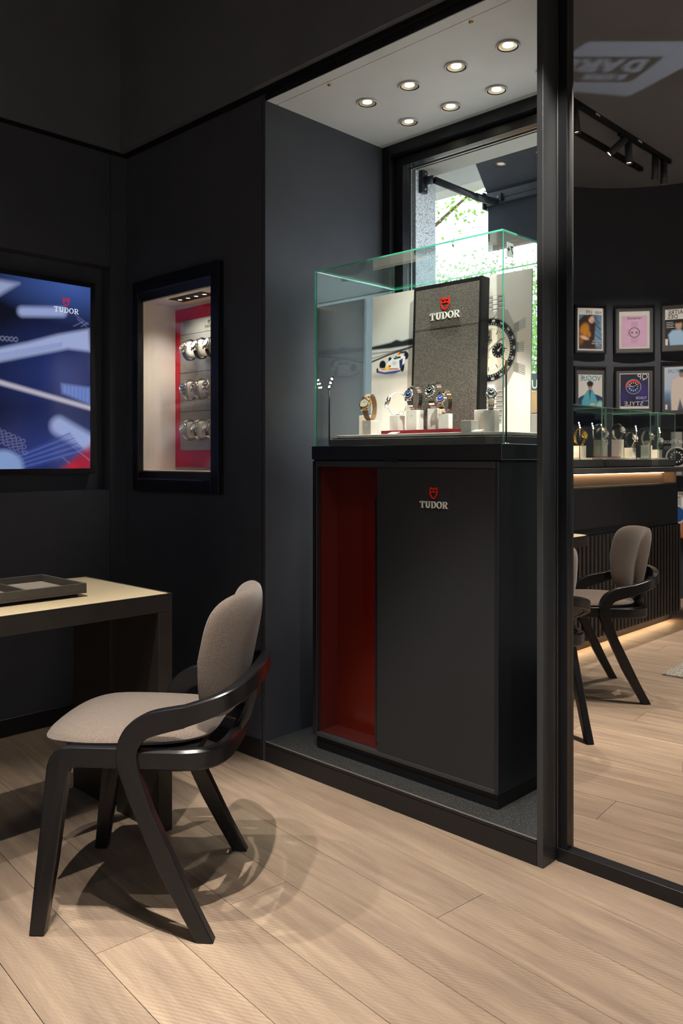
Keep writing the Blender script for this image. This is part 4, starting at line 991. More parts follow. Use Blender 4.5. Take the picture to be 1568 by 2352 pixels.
def crisp(o, a=28): o.modifiers.new('split', 'EDGE_SPLIT').split_angle = math.radians(a); return o
def make_chair(label):
    t = thing('armchair', label, 'chair')
    # straight front legs bending into the side rails
    for s in (-1, 1):
        prof = [(.230, 0), (.191, .410), (.184, .430), (.172, .446), (.152, .455), (.127, .457), (-.02, .456), (-.02, .406), (.118, .408), (.131, .404), (.138, .394), (.164, .178), (.193, 0)]
        a, b = (-.229, -.199) if s < 0 else (.199, .229)
        mb = MB().prism(prof, 'x', a, b)
        mb.v = [(x+s*(.012*(1-min(1, z/.4)) ), y, z) for x, y, z in mb.v]
        mb.build('leg', M['chairwood'], t, bevel=.004, seg=3)
        # raked back leg looping over into the arm
        outer = [(-.184, 0), (-.091, .165), (-.013, .339), (.012, .405), (.017, .437), (.010, .478), (-.010, .512), (-.041, .534), (-.078, .549), (-.155, .563)]
        inner = [(-.155, .511), (-.091, .494), (-.060, .483), (-.043, .466), (-.035, .444), (-.041, .40), (-.073, .309), (-.118, .215), (-.173, .10), (-.226, 0)]
        sm = lambda Q, n: [(p.x, p.y) for p in smooth_path([(q[0], q[1], 0) for q in Q], n)]
        prof = sm(outer[:3], 2)+sm(outer[3:], 4)+sm(inner[:6], 4)+sm(inner[6:], 2)
        a, b = (-.238, -.208) if s < 0 else (.208, .238)
        mb = MB().prism(prof, 'x', a, b)
        mb.v = [(x+s*.010*(1-min(1, z/.4)), y, z) for x, y, z in mb.v]
        mb.build('leg', M['chairwood'], t, bevel=.0035, seg=3)
    # arm band wrapping behind the back
    half = [(-.223, -.150, .511, .563), (-.222, -.190, .525, .575), (-.214, -.228, .540, .588), (-.190, -.262, .556, .602), (-.145, -.287, .570, .616), (-.075, -.301, .578, .624)]
    full = half+[(0, -.305, .580, .626)]+[(-a, b, c, d) for a, b, c, d in half[::-1]]
    P4 = smooth_path([(a, b, c) for a, b, c, d in full], 4); P5 = smooth_path([(a, b, d) for a, b, c, d in full], 4)
    secs = []
    for i in range(len(P4)):
        tn = P4[min(i+1, len(P4)-1)]-P4[max(i-1, 0)]; nn = Vector((tn.y, -tn.x, 0)).normalized()*.015
        lo, hi = P4[i], P5[i]; e = Vector((0, 0, .0035)); f = nn*.78
        secs.append([lo-f, lo+f, lo+nn+e, hi+nn-e, hi+f, hi-f, hi-nn-e, lo-nn+e])
    crisp(MB().sweep(secs).build('armrest', M['chairwood'], t))
    # U-shaped seat frame
    hp = [(-.214, .0, 0), (-.214, -.10, 0), (-.212, -.150, 0), (-.196, -.196, 0), (-.160, -.224, 0), (-.10, -.236, 0), (0, -.240, 0)]
    pts = smooth_path(hp+[(-p[0], p[1], 0) for p in hp[:-1][::-1]], 4); secs = []
    for i in range(len(pts)):
        tn = pts[min(i+1, len(pts)-1)]-pts[max(i-1, 0)]; nn = Vector((tn.y, -tn.x, 0)).normalized()*.0145
        z0, z1, e = .402, .4525, .006; p = pts[i]; Z = lambda z: Vector((0, 0, z))
        secs.append([p+nn*.6+Z(z0), p+nn+Z(z0+e), p+nn+Z(z1-e), p+nn*.6+Z(z1), p-nn*.6+Z(z1), p-nn+Z(z1-e), p-nn+Z(z0+e), p-nn*.6+Z(z0)])
    crisp(MB().sweep(secs).build('seat_frame', M['chairwood'], t))
    MB().box(-.2, .2, .115, .14, .41, .45).build('front_rail', M['chairwood'], t, bevel=.004)
    # back spine
    secs = []
    for y, z, hw, ht in ((-.232, .43, .028, .014), (-.262, .47, .026, .013), (-.283, .53, .026, .013), (-.290, .60, .028, .013)):
        secs.append([(-hw, y-ht, z), (hw, y-ht, z), (hw, y+ht, z), (-hw, y+ht, z)])
    MB().sweep(secs).build('back_spine', M['chairwood'], t, bevel=.004)
    MB().prism([(-.19, -.17), (.19, -.17), (.198, .16), (-.198, .16)], 'z', .425, .447).build('seat_board', M['deep'], t)
    # seat cushion
    def out(a):
        c, s = math.cos(a), math.sin(a); e = .55
        u = math.copysign(abs(c)**e, c); v = math.copysign(abs(s)**e, s)
        y = .012+v*.215+(.022*(1-u*u) if v > 0 else 0); hwid = .205-.02*max(0, -v)+.012*max(0, v); return (u*hwid, y)
    pad.cen = (0, .012)
    def sp(u, v):
        z = .462+.004*(1-(u/.2)**2)-(.020*max(0, (v-.14)/.12)**2); return Vector((u, v, z)), Vector((0, -.1*max(0, v-.1), 1)).normalized()
    pad(out, sp, 64, 10, .022, 4.5).build('seat', M['fabric'], t)
    # backrest: shield shaped, curved round the sitter, leaning back
    def outb(a):
        c, s = math.cos(a), math.sin(a); e = .40
        u = math.copysign(abs(c)**e, c); v = math.copysign(abs(s)**e, s)
        return (u*(.188-.030*max(0, -v)), .657+v*.163)
    pad.cen = (0, .657)
    def sb(u, v):
        y = -.226-.20*(v-.5)+(.085*(abs(u)/.188)**2.2); dy = .085*2.2*(abs(u)/.188)**1.2/.188*(1 if u > 0 else -1)
        nn = Vector((-dy, 1, .23)).normalized(); return Vector((u, y, v)), nn
    pad(outb, sb, 72, 12, .026, 4.2).build('backrest', M['fabric'], t)
    return t
ch = make_chair('black looped-arm chair with taupe wool cushions at the desk corner, nearest')
ch.location = (-1.9255, 1.2475, 0); ch.rotation_euler = (0, 0, math.atan2(-.653, -.757)-PI/2)
# second chair at the rounded end of the desk, seen in the mirror
f2 = Vector((-.713, .701)); rm = Vector((-1.845, .346)); c2 = rm+f2*.21
c2 = dup(ch, (c2.x, c2.y, 0), math.atan2(f2.y, f2.x)-PI/2, 'black looped-arm chair at the rounded desk end, seen in the mirror')

# ================================================================== BEHIND THE CAMERA (seen in the mirror)
ct = thing('sales_counter', 'charcoal sales counter with slatted front and lit plinth, seen in the mirror', 'counter', (-2.62, -.75, 0))
kx, ky0, ky1 = -2.38, -1.63, .03
P_(MB().box(-2.95, kx+.02, -1.98, ky1, 1.069, 1.103), 'worktop', M['counter_top'], ct, bevel=.002)
P_(MB().box(-2.86, kx-.10, ky0+.05, ky1, .99, 1.069), 'lit_recess', M['recess'], ct)
P_(MB().box(kx-.095, kx-.085, ky0+.08, ky1-.02, 1.062, 1.0685), 'light_strip', M['strip'], ct)
P_(MB().box(kx-.10, kx-.02, ky0+.02, ky0+.055, .99, 1.069), 'end_bracket', M['recess'], ct)
P_(MB().box(-2.86, kx-.018, ky0, ky1, .70, .99), 'carcass', M['cab'], ct, bevel=.0015, seg=1)
for a, b in ((-1.547, -.72), (-.716, .025)): P_(MB().box(kx-.018, kx-.001, a, b, .742, .985), 'drawer_front', M['cab'], ct, bevel=.0015, seg=1)
P_(MB().box(-2.86, kx-.012, ky0, ky1, .07, .70), 'slat_backing', M['deep'], ct)
slm = MB().box(0, .014, 0, .027, .07, .695).mesh('slat'); slm.materials.append(M['slat'])
y = ky0
while y < ky1-.027:
    o = link('slat', slm, ct); o.location = (kx-.012-ct.location.x, y-ct.location.y, 0); y += .0505
P_(MB().box(-2.84, kx-.07, -1.64, ky1, 0, .07), 'plinth', M['deskwood'], ct)
P_(MB().box(kx-.069, kx-.050, -1.60, ky1-.02, .060, .0695), 'light_strip', glow('plinth_led', (255, 222, 176), 26), ct)

# three glass cases on the counter
def counter_case(y0, y1, label, x1=-2.45, x0=-2.80, z0=1.103, zt=1.49):
    t = thing('counter_glass_case', label, 'display case', ((x0+x1)/2, (y0+y1)/2, z0), 0, 'glass cases on the sales counter')
    P_(MB().box(x0+.008, x1-.008, y0+.008, y1-.008, z0, z0+.006), 'shadow_gap', M['deep'], t)
    P_(MB().box(x0, x1, y0, y1, z0+.006, z0+.052), 'base_slab', M['counter_top'], t, bevel=.0015, seg=1)
    glass_box(t, x0+.004, x1-.004, y0+.004, y1-.004, z0+.052, zt, .005, PM=[M['pane'], M['edge_pale']]); return t
counter_case(-.590, -.02, 'glass watch case nearest the mirror frame on the sales counter')
counter_case(-1.31, -.63, 'long middle glass watch case on the sales counter')
counter_case(-1.73, -1.42, 'short glass watch case at the far end of the sales counter')
FZ = 1.155
GW = 'watches in the counter cases'; GB = 'white blocks in the counter cases'
cc = [(-2.56, -.12, .055, K_GOLD, 'first case, nearest the mirror frame'), (-2.56, -.27, .115, K_BLACK, 'first case, tall one'), (-2.53, -.43, .075, K_GOLD, 'first case, gold one at its far end'),
      (-2.56, -.75, .115, K_BROWN, 'middle case, front'), (-2.60, -.86, .095, K_SILVER, 'middle case, second'), (-2.58, -1.06, .125, K_PANDA, 'middle case, third'), (-2.54, -1.17, .07, K_SILVER, 'middle case, low one at its far end'),
      (-2.58, -1.52, .09, K_BLACK, 'far case, left'), (-2.56, -1.64, .06, K_SILVER, 'far case, right')]
for x, y, hh, kd, l in cc:
    block(x-.028, x+.028, y-.035, y+.035, FZ+.012, FZ+.012+hh, 'white display block in the counter glass: '+l, GB, False)
    watch(kd, (x, y, FZ+.012+hh), PI/2+.3, 'upright wristwatch in the counter glass: '+l, GW, 1.35, ('clip', 'tag_string'))
for (a, b), l in zip(((-.57, -.05), (-1.29, -.65), (-1.71, -1.44)), ('first', 'middle', 'far')):
    tag(MB().box(-2.76, -2.49, a+.02, b-.02, FZ, FZ+.012).build('case_tray', M['cream'], bevel=.001, seg=1), 'cream tray inside the %s counter glass case' % l, 'tray', 'trays in the counter cases')
tag(MB().box(-2.70, -2.52, -.98, -.68, FZ+.0121, FZ+.02).build('burgundy_base', M['burgundy']), 'burgundy velvet base in the middle counter case', 'display base')
for x, y, l in ((-2.475, -.33, 'first counter case'), (-2.475, -.50, 'first counter case, beside its end pane'), (-2.52, -.71, 'middle counter case, brightest'), (-2.475, -1.12, 'middle counter case, far end'), (-2.50, -1.56, 'far counter case')):
    o = mini_spot((x, y, FZ), 'mini spot stem in the '+l, 'mini spot posts', .19, watts=14, aim=(-.5, .2, -.6)); 
    for c in o.children:
        if c.type == 'MESH': c.rotation_euler = (0, 0, PI/2)
sn = thing('small_sign', 'dark card with white lettering standing in the middle counter case', 'sign', (-2.66, -1.02, FZ+.012), PI/2)
MB().box(-.06, .06, 0, .004, 0, .13).build('card', M['ink'], sn); lettering('EVOLUTION', .022, M['whiteink'], sn, 0, -.001, .09)

# framed magazine covers on the curved wall
Fv, Rv = Vector((-math.cos(YAW), math.sin(YAW))), Vector((math.sin(YAW), math.cos(YAW)))
def cover(col_deg, z, fw, fh, mw, mh, label, dz=0):
    a = math.radians(col_deg); v = Rv*math.sin(a)+Fv*math.cos(a); d = Vector((v.x, -v.y))
    r = AR-.012-fw*fw/8/AR
    t = thing('picture_frame', label, 'picture frame', (ACX+d.x*r, ACY+d.y*r, z), math.atan2(d.y, d.x)-PI/2, 'framed magazine covers')
    rect_frame(-fw/2, fw/2, -fh/2, fh/2, .014, -.026, .010).build('frame', M['frameblack'], t, bevel=.001, seg=1)
    MB().box(-fw/2+.014, fw/2-.014, -.012, .008, -fh/2+.014, fh/2-.014).build('mount', M['mount'], t)
    t['mw'] = mw
    k = Ink(mw, mh, 70, int(70*mh/mw), (240, 238, 234)); k.e = mw/110
    return t, k
def finish(t, k, dz=0):
    k.build('printed_cover', M['printm'], t, (-k.w/2, -.0128, -k.h/2+dz), (1, 0, 0), (0, 0, 1))
C1, C2, C3 = -9.0, 9.2, 27.0
# coordinates below are as the cover really reads (the mirror flips it)
t, k = cover(C1, 2.250, .28, .41, .225, .355, 'framed magazine cover with a dark-haired figure in a mustard coat, titled AGEFI LIFE'); U, V, w_, h_ = k.U, k.V, k.w, k.h
k.lay(np.maximum(np.abs(U-w_/2)-w_*.455, np.maximum(.012-V, V-h_*.845)), (106, 132, 158), .001)
inn = np.maximum(np.abs(U-w_/2)-w_*.455, np.maximum(.012-V, V-h_*.845))
for q in range(6): k.lay(np.maximum(inn, sdf_cap(U, V, (-.01+.012*q, .03+.05*q), (.06+.004*q, .08+.05*q), .010)), (44+16*(q % 3), 66+18*(q % 3), 88+20*(q % 3)), .008, .8)
k.lay(np.maximum(inn, sdf_poly(U, V, [(.06, .0), (.215, .0), (.215, .25), (.17, .295), (.10, .295), (.065, .22), (.075, .1)])), (46, 30, 26), .008)
k.lay(np.maximum(inn, sdf_ell(U, V, (.165, .17), .04, .06, .3)), (176, 116, 34), .01); k.lay(np.maximum(inn, sdf_ell(U, V, (.2, .10), .03, .05)), (120, 78, 34), .01); k.lay(sdf_ell(U, V, (.125, .135), .018, .026), (164, 108, 36), .006)
k.lay(sdf_ell(U, V, (.105, .262), .026, .033, -.3), (210, 172, 150), .006); k.lay(sdf_ell(U, V, (.095, .245), .008, .003), (150, 70, 64), .002); k.lay(sdf_poly(U, V, [(.13, .30), (.085, .30), (.11, .282), (.14, .24)]), (60, 34, 28), .006)
k.lay(sdf_ell(U, V, (.165, .105), .036, .014, .3), (206, 166, 146), .006); k.lay(np.maximum(inn, .02*np.ones_like(U)*0+V-.03), (60, 44, 40), .01, .7)
finish(t, k); lettering('AGEFI', .028, M['ink'], t, -.098, -.0135, .132, 'LEFT', .8); lettering('LIFE', .040, M['ink'], t, -.016, -.0135, .132, 'LEFT', .85)
lettering('FASHION', .020, M['whiteink'], t, -.095, -.0135, -.105, 'LEFT', .9); lettering('ATTITUDE', .020, M['whiteink'], t, -.095, -.0135, -.125, 'LEFT', .9)
t, k = cover(C2, 2.245, .325, .412, .245, .312, 'framed pink magazine cover with a drawn chronograph, titled rampstyle'); U, V, w_, h_ = k.U, k.V, k.w, k.h
k.lay(np.maximum(np.abs(U-w_/2)-w_*.42, np.maximum(.014-V, V-h_*.88)), (222, 178, 212), .001); c = (w_/2, .135); r = np.hypot(U-c[0], V-c[1])
for sg in (1, -1):
    for q in range(5): k.lay(np.abs(sdf_cap(U, V, (c[0]-.022, c[1]+sg*(.052+.0085*q)), (c[0]+.022, c[1]+sg*(.052+.0085*q)), .003))-.0008, (80, 70, 84), .0012, .8)
k.lay(np.abs(r-.040)-.0036, (30, 28, 34), .001); k.lay(r-.036, (214, 176, 200), .001); k.lay(np.abs(r-.047)-.0006, (90, 80, 94), .001)
for sx in (-1, 1): k.lay(np.hypot(U-c[0]-sx*.018, V-c[1])-.0095, (34, 30, 38), .001); k.lay(np.hypot(U-c[0]-sx*.018, V-c[1])-.003, (210, 180, 200), .001)
for yy in (-.022, 0, .022): k.lay(sdf_cap(U, V, (c[0]+.049, c[1]+yy), (c[0]+.053, c[1]+yy), .003), (90, 80, 90), .001)
finish(t, k, -.002); lettering('rampstyle', .030, M['ink'], t, 0, -.0135, .089)
t, k = cover(C3, 2.252, .31, .42, .24, .30, 'framed black and white magazine cover ending in TRE and DES, right edge of the mirror'); U, V, w_, h_ = k.U, k.V, k.w, k.h
k.lay(V-h_*.72, (40, 40, 42), .001); k.lay(sdf_poly(U, V, [(.07, 0), (.20, 0), (.215, .09), (.185, .125), (.12, .13), (.08, .09)]), (150, 180, 210), .008)
k.lay(sdf_ell(U, V, (.135, .165), .026, .036), (176, 140, 120), .006); k.lay(sdf_ell(U, V, (.138, .198), .03, .016), (34, 26, 24), .006); k.lay(np.maximum(np.abs(U-.228)-.009, np.abs(V-.03)-.026), (236, 236, 232), .001)
finish(t, k); lettering('MAITRE', .050, M['ink'], t, .098, -.0135, .108, 'RIGHT', .9); lettering('DES', .050, M['ink'], t, .098, -.0135, .072, 'RIGHT', .9)
for q in range(4): MB().box(.06-.01*(q % 2), .11, -.0135, -.013, .04-.014*q, .044-.014*q).build('printed_line', M['whiteink'], t)
t, k = cover(C1, 1.735, .28, .41, .212, .31, 'framed magazine cover with a seated figure in a teal jacket, titled VOGUE'); U, V, w_, h_ = k.U, k.V, k.w, k.h
k.lay(V-h_*.99, (228, 222, 214), .002); k.lay(sdf_ell(U, V, (.10, .02), .16, .13), (26, 48, 84), .004); k.lay(sdf_ell(U, V, (.09, 0), .12, .10), (20, 28, 40), .01)
k.lay(sdf_poly(U, V, [(.03, 0), (.185, 0), (.18, .09), (.15, .155), (.128, .185), (.085, .185), (.06, .13), (.035, .06)]), (76, 150, 168), .006)
k.lay(sdf_poly(U, V, [(.098, .185), (.118, .185), (.112, .09)]), (30, 50, 66), .004); k.lay(sdf_ell(U, V, (.018, .04), .032, .05), (140, 186, 178), .008)
k.lay(sdf_ell(U, V, (.108, .21), .021, .028), (150, 116, 100), .005); k.lay(sdf_ell(U, V, (.108, .234), .030, .024), (24, 20, 22), .005); k.lay(sdf_ell(U, V, (.085, .06), .022, .011), (206, 164, 146), .005)
finish(t, k, -.022); lettering('VOGUE', .062, M['teal'], t, 0, -.0135, .082, 'CENTER', .88); lettering('MAN', .02, M['teal'], t, .062, -.0137, .10); lettering('MOMENT', .02, M['whiteink'], t, .10, -.0135, -.155, 'RIGHT', .9)
t, k = cover(C2, 1.730, .32, .412, .235, .296, 'framed dark magazine cover with a red and blue bezel diver watch, titled QP'); U, V, w_, h_ = k.U, k.V, k.w, k.h
k.lay(np.maximum(np.abs(U-w_/2)-w_*.485, np.maximum(.020-V, V-h_*.985)), (44, 42, 58), .001); k.lay(sdf_ell(U, V, (.05, .13), .05, .07), (64, 58, 128), .04, .8); k.lay(sdf_ell(U, V, (.21, .10), .05, .05), (58, 54, 116), .04, .7)
c = (.125, .185); r = np.hypot(U-c[0], V-c[1]); th = np.arctan2(V-c[1], U-c[0])
k.lay(r-.062, (176, 172, 170), .001); k.lay(r-.058, (46, 52, 96), .001); k.lay(np.maximum(r-.058, .01-(V-c[1])-.3*(U-c[0])), (196, 58, 46), .001); k.lay(r-.043, (36, 72, 124), .001); k.lay(np.maximum(r-.043, (U-c[0])*.9-(V-c[1])-.004), (26, 32, 44), .002)
k.lay(np.maximum(np.abs(((th*12/(2*PI))+.5) % 1-.5)/12*2*PI*r-.0028, np.abs(r-.034)-.005), (238, 236, 230), .001); k.lay(sdf_cap(U, V, c, (c[0]+.026, c[1]+.006), .0018), (230, 226, 214), .001); k.lay(sdf_cap(U, V, c, (c[0]-.018, c[1]+.012), .002), (220, 160, 60), .001)
finish(t, k); lettering('QP', .068, M['whiteink'], t, -.110, -.0135, .098, 'LEFT', .95); lettering('TUDOR', .030, M['whiteink'], t, -.100, -.0135, -.068, 'LEFT', .85); lettering('WAR OF', .013, M['whiteink'], t, -.114, -.0135, -.088, 'LEFT'); lettering('STYLE', .050, M['whiteink'], t, .005, -.0135, -.122, 'CENTER', 1.15)
t, k = cover(C3, 1.742, .31, .45, .25, .36, 'framed magazine cover of a cream-suited figure by the sea, at the right edge'); U, V, w_, h_ = k.U, k.V, k.w, k.h
k.grad(V/h_, [(0, (74, 80, 96)), (.2, (84, 96, 120)), (.38, (104, 136, 176)), (.5, (176, 190, 214)), (1, (206, 210, 224))])
k.lay(sdf_poly(U, V, [(.06, .0), (.10, .0), (.13, .10), (.15, .0), (.195, .0), (.20, .14), (.19, .25), (.15, .275), (.09, .27), (.06, .15)]), (232, 216, 206), .006); k.lay(sdf_ell(U, V, (.115, .30), .022, .028), (150, 112, 92), .004); k.lay(sdf_ell(U, V, (.115, .325), .025, .014), (28, 22, 22), .004); k.lay(np.maximum(np.abs(U-.235)-.008, np.abs(V-.03)-.02), (236, 236, 232), .001)
finish(t, k); lettering('AGEFI LIFE', .042, M['teal'], t, .10, -.0135, .132, 'RIGHT', .75)
t, k = cover(C3, 1.215, .31, .42, .27, .38, 'framed black advert with a large steel watch below white lettering ending in Place'); U, V, w_, h_ = k.U, k.V, k.w, k.h
k.lay(U*0-1, (26, 26, 28), .001); c = (.165, .15); r = np.hypot(U-c[0], V-c[1]); k.lay(np.maximum(np.abs(U-c[0])-.042, V-.36), (150, 148, 146), .003); k.lay(r-.085, (206, 204, 200), .002); k.lay(r-.075, (24, 24, 26), .002); k.lay(r-.05, (40, 40, 44), .002)
th = np.arctan2(V-c[1], U-c[0]); k.lay(np.maximum(np.abs(((th*12/(2*PI))+.5) % 1-.5)/12*2*PI*r-.004, np.abs(r-.042)-.006), (232, 230, 226), .001)
finish(t, k); lettering('Your Place', .052, M['whiteink'], t, .128, -.0135, .075, 'RIGHT', .9)
t, k = cover(C3, .70, .31, .42, .27, .38, 'framed white and orange advert with a blue dial watch, low on the curved wall'); U, V, w_, h_ = k.U, k.V, k.w, k.h
k.lay(V-.16, (196, 108, 62), .02); c = (.17, .19); r = np.hypot(U-c[0], V-c[1]); k.lay(np.maximum(np.abs(U-c[0])-.04, np.abs(V-c[1])-.15), (176, 172, 168), .004); k.lay(r-.08, (206, 202, 198), .002); k.lay(r-.066, (40, 84, 148), .002)
finish(t, k); lettering('TUDOR', .045, M['ink'], t, .12, -.0135, .14, 'RIGHT', .9)

for fr in [o for o in COL.objects if o.name.startswith('picture_frame')]:
    cv = [c for c in fr.children if c.name.startswith('printed_cover')][0]
    for c in list(fr.children):
        if c.name.startswith(('lettering', 'printed_line')): c.parent = cv
    if 'mw' in fr: del fr['mw']
tag(MB().box(-.30, .30, -.45, .45, 0, .008).build('door_mat', M['mat'], loc=(-1.575, -.52, .0), rot=(0, 0, math.radians(-3)), bevel=.002), 'speckled grey door mat on the oak floor, right edge of the mirror', 'mat')

# dark side cabinet standing at the right edge of the picture
sc = thing('side_cabinet', 'low black side cabinet cut off by the right edge', 'cabinet', (-.32, 1.5, 0))
P_(MB().box(-.5125, -.13, 1.305, 1.7, .05, .668), 'body', M['frameblack'], sc, bevel=.002); P_(MB().box(-.5165, -.126, 1.301, 1.704, .668, .687), 'top', M['frameblack'], sc, bevel=.002)
P_(MB().box(-.50, -.14, 1.32, 1.69, 0, .05), 'plinth', M['deep'], sc); P_(MB().box(-.49, -.15, 1.299, 1.305, .07, .65), 'door', M['black'], sc, bevel=.001, seg=1)
P_(MB().cyl((-.18, 1.295, .45), (-.18, 1.295, .55), .005, 8), 'handle', M['brushed'], sc)

# invented projector and pedestal, out of view: throw BORN TO DARE onto ceiling
pj = thing('added_gobo_projector', 'small black invented slogan projector, out of view, aimed at the ceiling', 'projector', (.95, -.1, 1.0))
pd_ = thing('pedestal', 'black pedestal added under the invented slogan projector', 'pedestal', (.95, -.1, 0))
MB().box(-.15, .15, -.15, .15, 0, .98).build('column', M['black'], pd_, bevel=.003); MB().box(-.17, .17, -.17, .17, .98, 1.0).build('top', M['black'], pd_, bevel=.002)
S0 = Vector((.95, -.1, 1.10)); tgt = Vector((-2.1, -.28, CE)); ax = (tgt-S0).normalized(); T = Matrix.Translation(S0-pj.location) @ ax.to_track_quat('Z', 'Y').to_matrix().to_4x4()
MB().lathe([(.0001, -.06), (.05, -.06), (.05, .11), (.046, .11), (.046, -.05), (.0001, -.05)], 24).xf(T).build('barrel', M['track'], pj); MB().box(-.05, .05, -.05, .05, 0, .02).build('foot', M['track'], pj)
MB().box(-.012, .012, -.012, .012, .02, .06).build('stand', M['track'], pj)
spot('bulb_light', pj, S0-ax*.03, tgt, 520, 40, .1, (.72, .84, 1), .0004)
# gobo sheet: lit area on the ceiling described by its outline, with the slogan plate inside
q0, ex, ey = Vector((-2.01, -.30)), Vector((-.72, .694)), Vector((-.694, -.72))      # along the words, and towards their feet->heads
NXg, NYg = 200, 130; Wg, Hg = 1.20, .85
gu, gv = np.meshgrid((np.arange(NXg)+.5)/NXg*Wg-.36, (np.arange(NYg)+.5)/NYg*Hg-.30)
area = sdf_poly(gu, gv, [(-.30, -.19), (.42, -.19), (.476, -.07), (.72, .30), (.35, .42), (-.038, .50), (-.224, .112), (-.34, -.08)])
plate = sdf_poly(gu, gv, [(-.063, -.02), (.75, -.02), (.75, .30), (.02, .30), (-.02, .17)])
def strokes(word, x, y, s, wd, sx=1.0):
    G = {'D': [((0, 0), (0, 1)), ((0, 1), (.45, .9)), ((.45, .9), (.6, .5)), ((.6, .5), (.45, .1)), ((.45, .1), (0, 0))], 'A': [((0, 0), (.32, 1)), ((.32, 1), (.64, 0)), ((.14, .38), (.5, .38))],
         'R': [((0, 0), (0, 1)), ((0, 1), (.5, .9)), ((.5, .9), (.5, .6)), ((.5, .6), (0, .5)), ((.2, .5), (.6, 0))], 'E': [((0, 0), (0, 1)), ((0, 1), (.5, 1)), ((0, .5), (.42, .5)), ((0, 0), (.5, 0))],
         'B': [((0, 0), (0, 1)), ((0, 1), (.45, .85)), ((.45, .85), (0, .5)), ((0, .5), (.5, .25)), ((.5, .25), (0, 0))], 'O': [((.3, 0), (0, .5)), ((0, .5), (.3, 1)), ((.3, 1), (.6, .5)), ((.6, .5), (.3, 0))],
         'N': [((0, 0), (0, 1)), ((0, 1), (.55, 0)), ((.55, 0), (.55, 1))], 'T': [((.3, 0), (.3, 1)), ((0, 1), (.6, 1))], ' ': []}
    d = np.full(gu.shape, 9.)
    for c in word:
        for a, b in G[c]: d = np.minimum(d, sdf_cap(gu, gv, (x+a[0]*s*sx, y+a[1]*s), (x+b[0]*s*sx, y+b[1]*s), wd))
        x += s*.92*sx
    return d
lets = np.minimum(strokes('DARE', .03, .025, .13, .019, 1.1), strokes('BORN TO', .08, .20, .065, .010, 1.1))
opaque = (area > 0) | ((plate < 0) & (lets > 0))
vg = []; dist = .08
Lp = S0-ax*.03
for j in range(NYg+1):
    for i in range(NXg+1):
        u, v = i/NXg*Wg-.36, j/NYg*Hg-.30
        c = Vector((*(q0+ex*u+ey*v), CE)); d = c-Lp; vg.append(tuple(Lp+d*((.03+dist)/d.dot(ax))-pj.location))
fg = [(j*(NXg+1)+i, j*(NXg+1)+i+1, (j+1)*(NXg+1)+i+1, (j+1)*(NXg+1)+i) for j in range(NYg) for i in range(NXg) if opaque[j, i]]
g = MB().add(vg, fg).build('gobo_sheet', M['deep'], pj)
rim = [vg[0], vg[NXg], vg[-1], vg[NYg*(NXg+1)]]; cg = sum((Vector(r) for r in rim), Vector())/4
MB().add(list(rim)+[tuple(cg+(Vector(r)-cg)*4.2) for r in rim], [(0, 1, 5, 4), (1, 2, 6, 5), (2, 3, 7, 6), (3, 0, 4, 7)]).build('gobo_mask', M['deep'], pj)

# ================================================================== OUTSIDE THE WINDOW
struct(MB().box(-16, 18, -18, 30, -.25, -.15).build('pavement', M['pavement']), 'street pavement outside')
struct(MB().box(-3.3, -2.345, 2.905, 3.05, -.15, 2.70).build('granite_pier', M['granite']), 'speckled white granite pier outside the window')
struct(MB().box(-2.345, .5, 2.905, 3.03, 2.46, 2.70).build('granite_lintel', M['concrete']), 'grey stone lintel outside the window')
struct(MB().box(-5, .5, 2.905, 3.05, 2.70, 4.2).build('outer_wall', M['granite']))
# awning
aw = thing('awning', 'black fabric awning with folding arm outside the window', 'awning', (-1.5, 3.05, 2.4)); AY = 3.52
ax0, ax1 = -2.375, -1.05; zb = 2.475
P_(MB().box(ax0, ax1, AY-.025, AY+.03, zb-.045, zb+.02), 'front_bar', M['awnmetal'], aw, bevel=.006)
P_(MB().box(ax0, ax1, AY-.030, AY-.018, zb-.02, zb-.008), 'bar_ridge', M['awnmetal'], aw, bevel=.002)
P_(MB().box(ax0-.012, ax0, AY-.035, AY+.035, zb-.06, zb+.025), 'bar_cap', M['awnmetal'], aw, bevel=.003)
P_(MB().prism([(AY, zb+.015), (AY, zb+.021), (3.06, zb+.60), (3.06, zb+.594)], 'x', ax0, ax1), 'canopy', M['awning'], aw)
P_(MB().box(ax0+.004, ax1, AY-.004, AY+.0, zb-.27, zb-.045), 'valance', M['awning'], aw)
P_(MB().box(-2.345, -2.322, 2.925, 2.965, 2.36, 2.465), 'wall_bracket', M['awnmetal'], aw, bevel=.004)
for z in (2.378, 2.447): P_(MB().lathe([(.0001, .004), (.005, .004), (.006, 0)], 10, 'x', (-2.322, 2.945, z)), 'bolt', M['brushed'], aw)
P_(MB().cyl((-2.322, 2.945, 2.415), (-2.285, 2.955, 2.415), .019, 14), 'hinge', M['awnmetal'], aw)
P_(MB().tube([(-2.28, 2.96, 2.412), (-2.235, 3.16, 2.385), (-2.225, 3.20, 2.38)], .016, 12), 'arm', M['awnmetal'], aw)
P_(MB().tube([(-2.225, 3.20, 2.38), (-2.27, 3.36, 2.41), (-2.31, AY-.03, 2.44)], .018, 12), 'arm', M['awnmetal'], aw)
P_(MB().box(-2.345, -2.27, AY-.042, AY-.026, 2.435, 2.475), 'arm_clamp', M['awnmetal'], aw, bevel=.003)
for x in (-2.33, -2.285): P_(MB().lathe([(.0001, AY-.046), (.005, AY-.046), (.006, AY-.042)], 10, 'y', (x, 0, 2.455)), 'bolt', M['brushed'], aw)
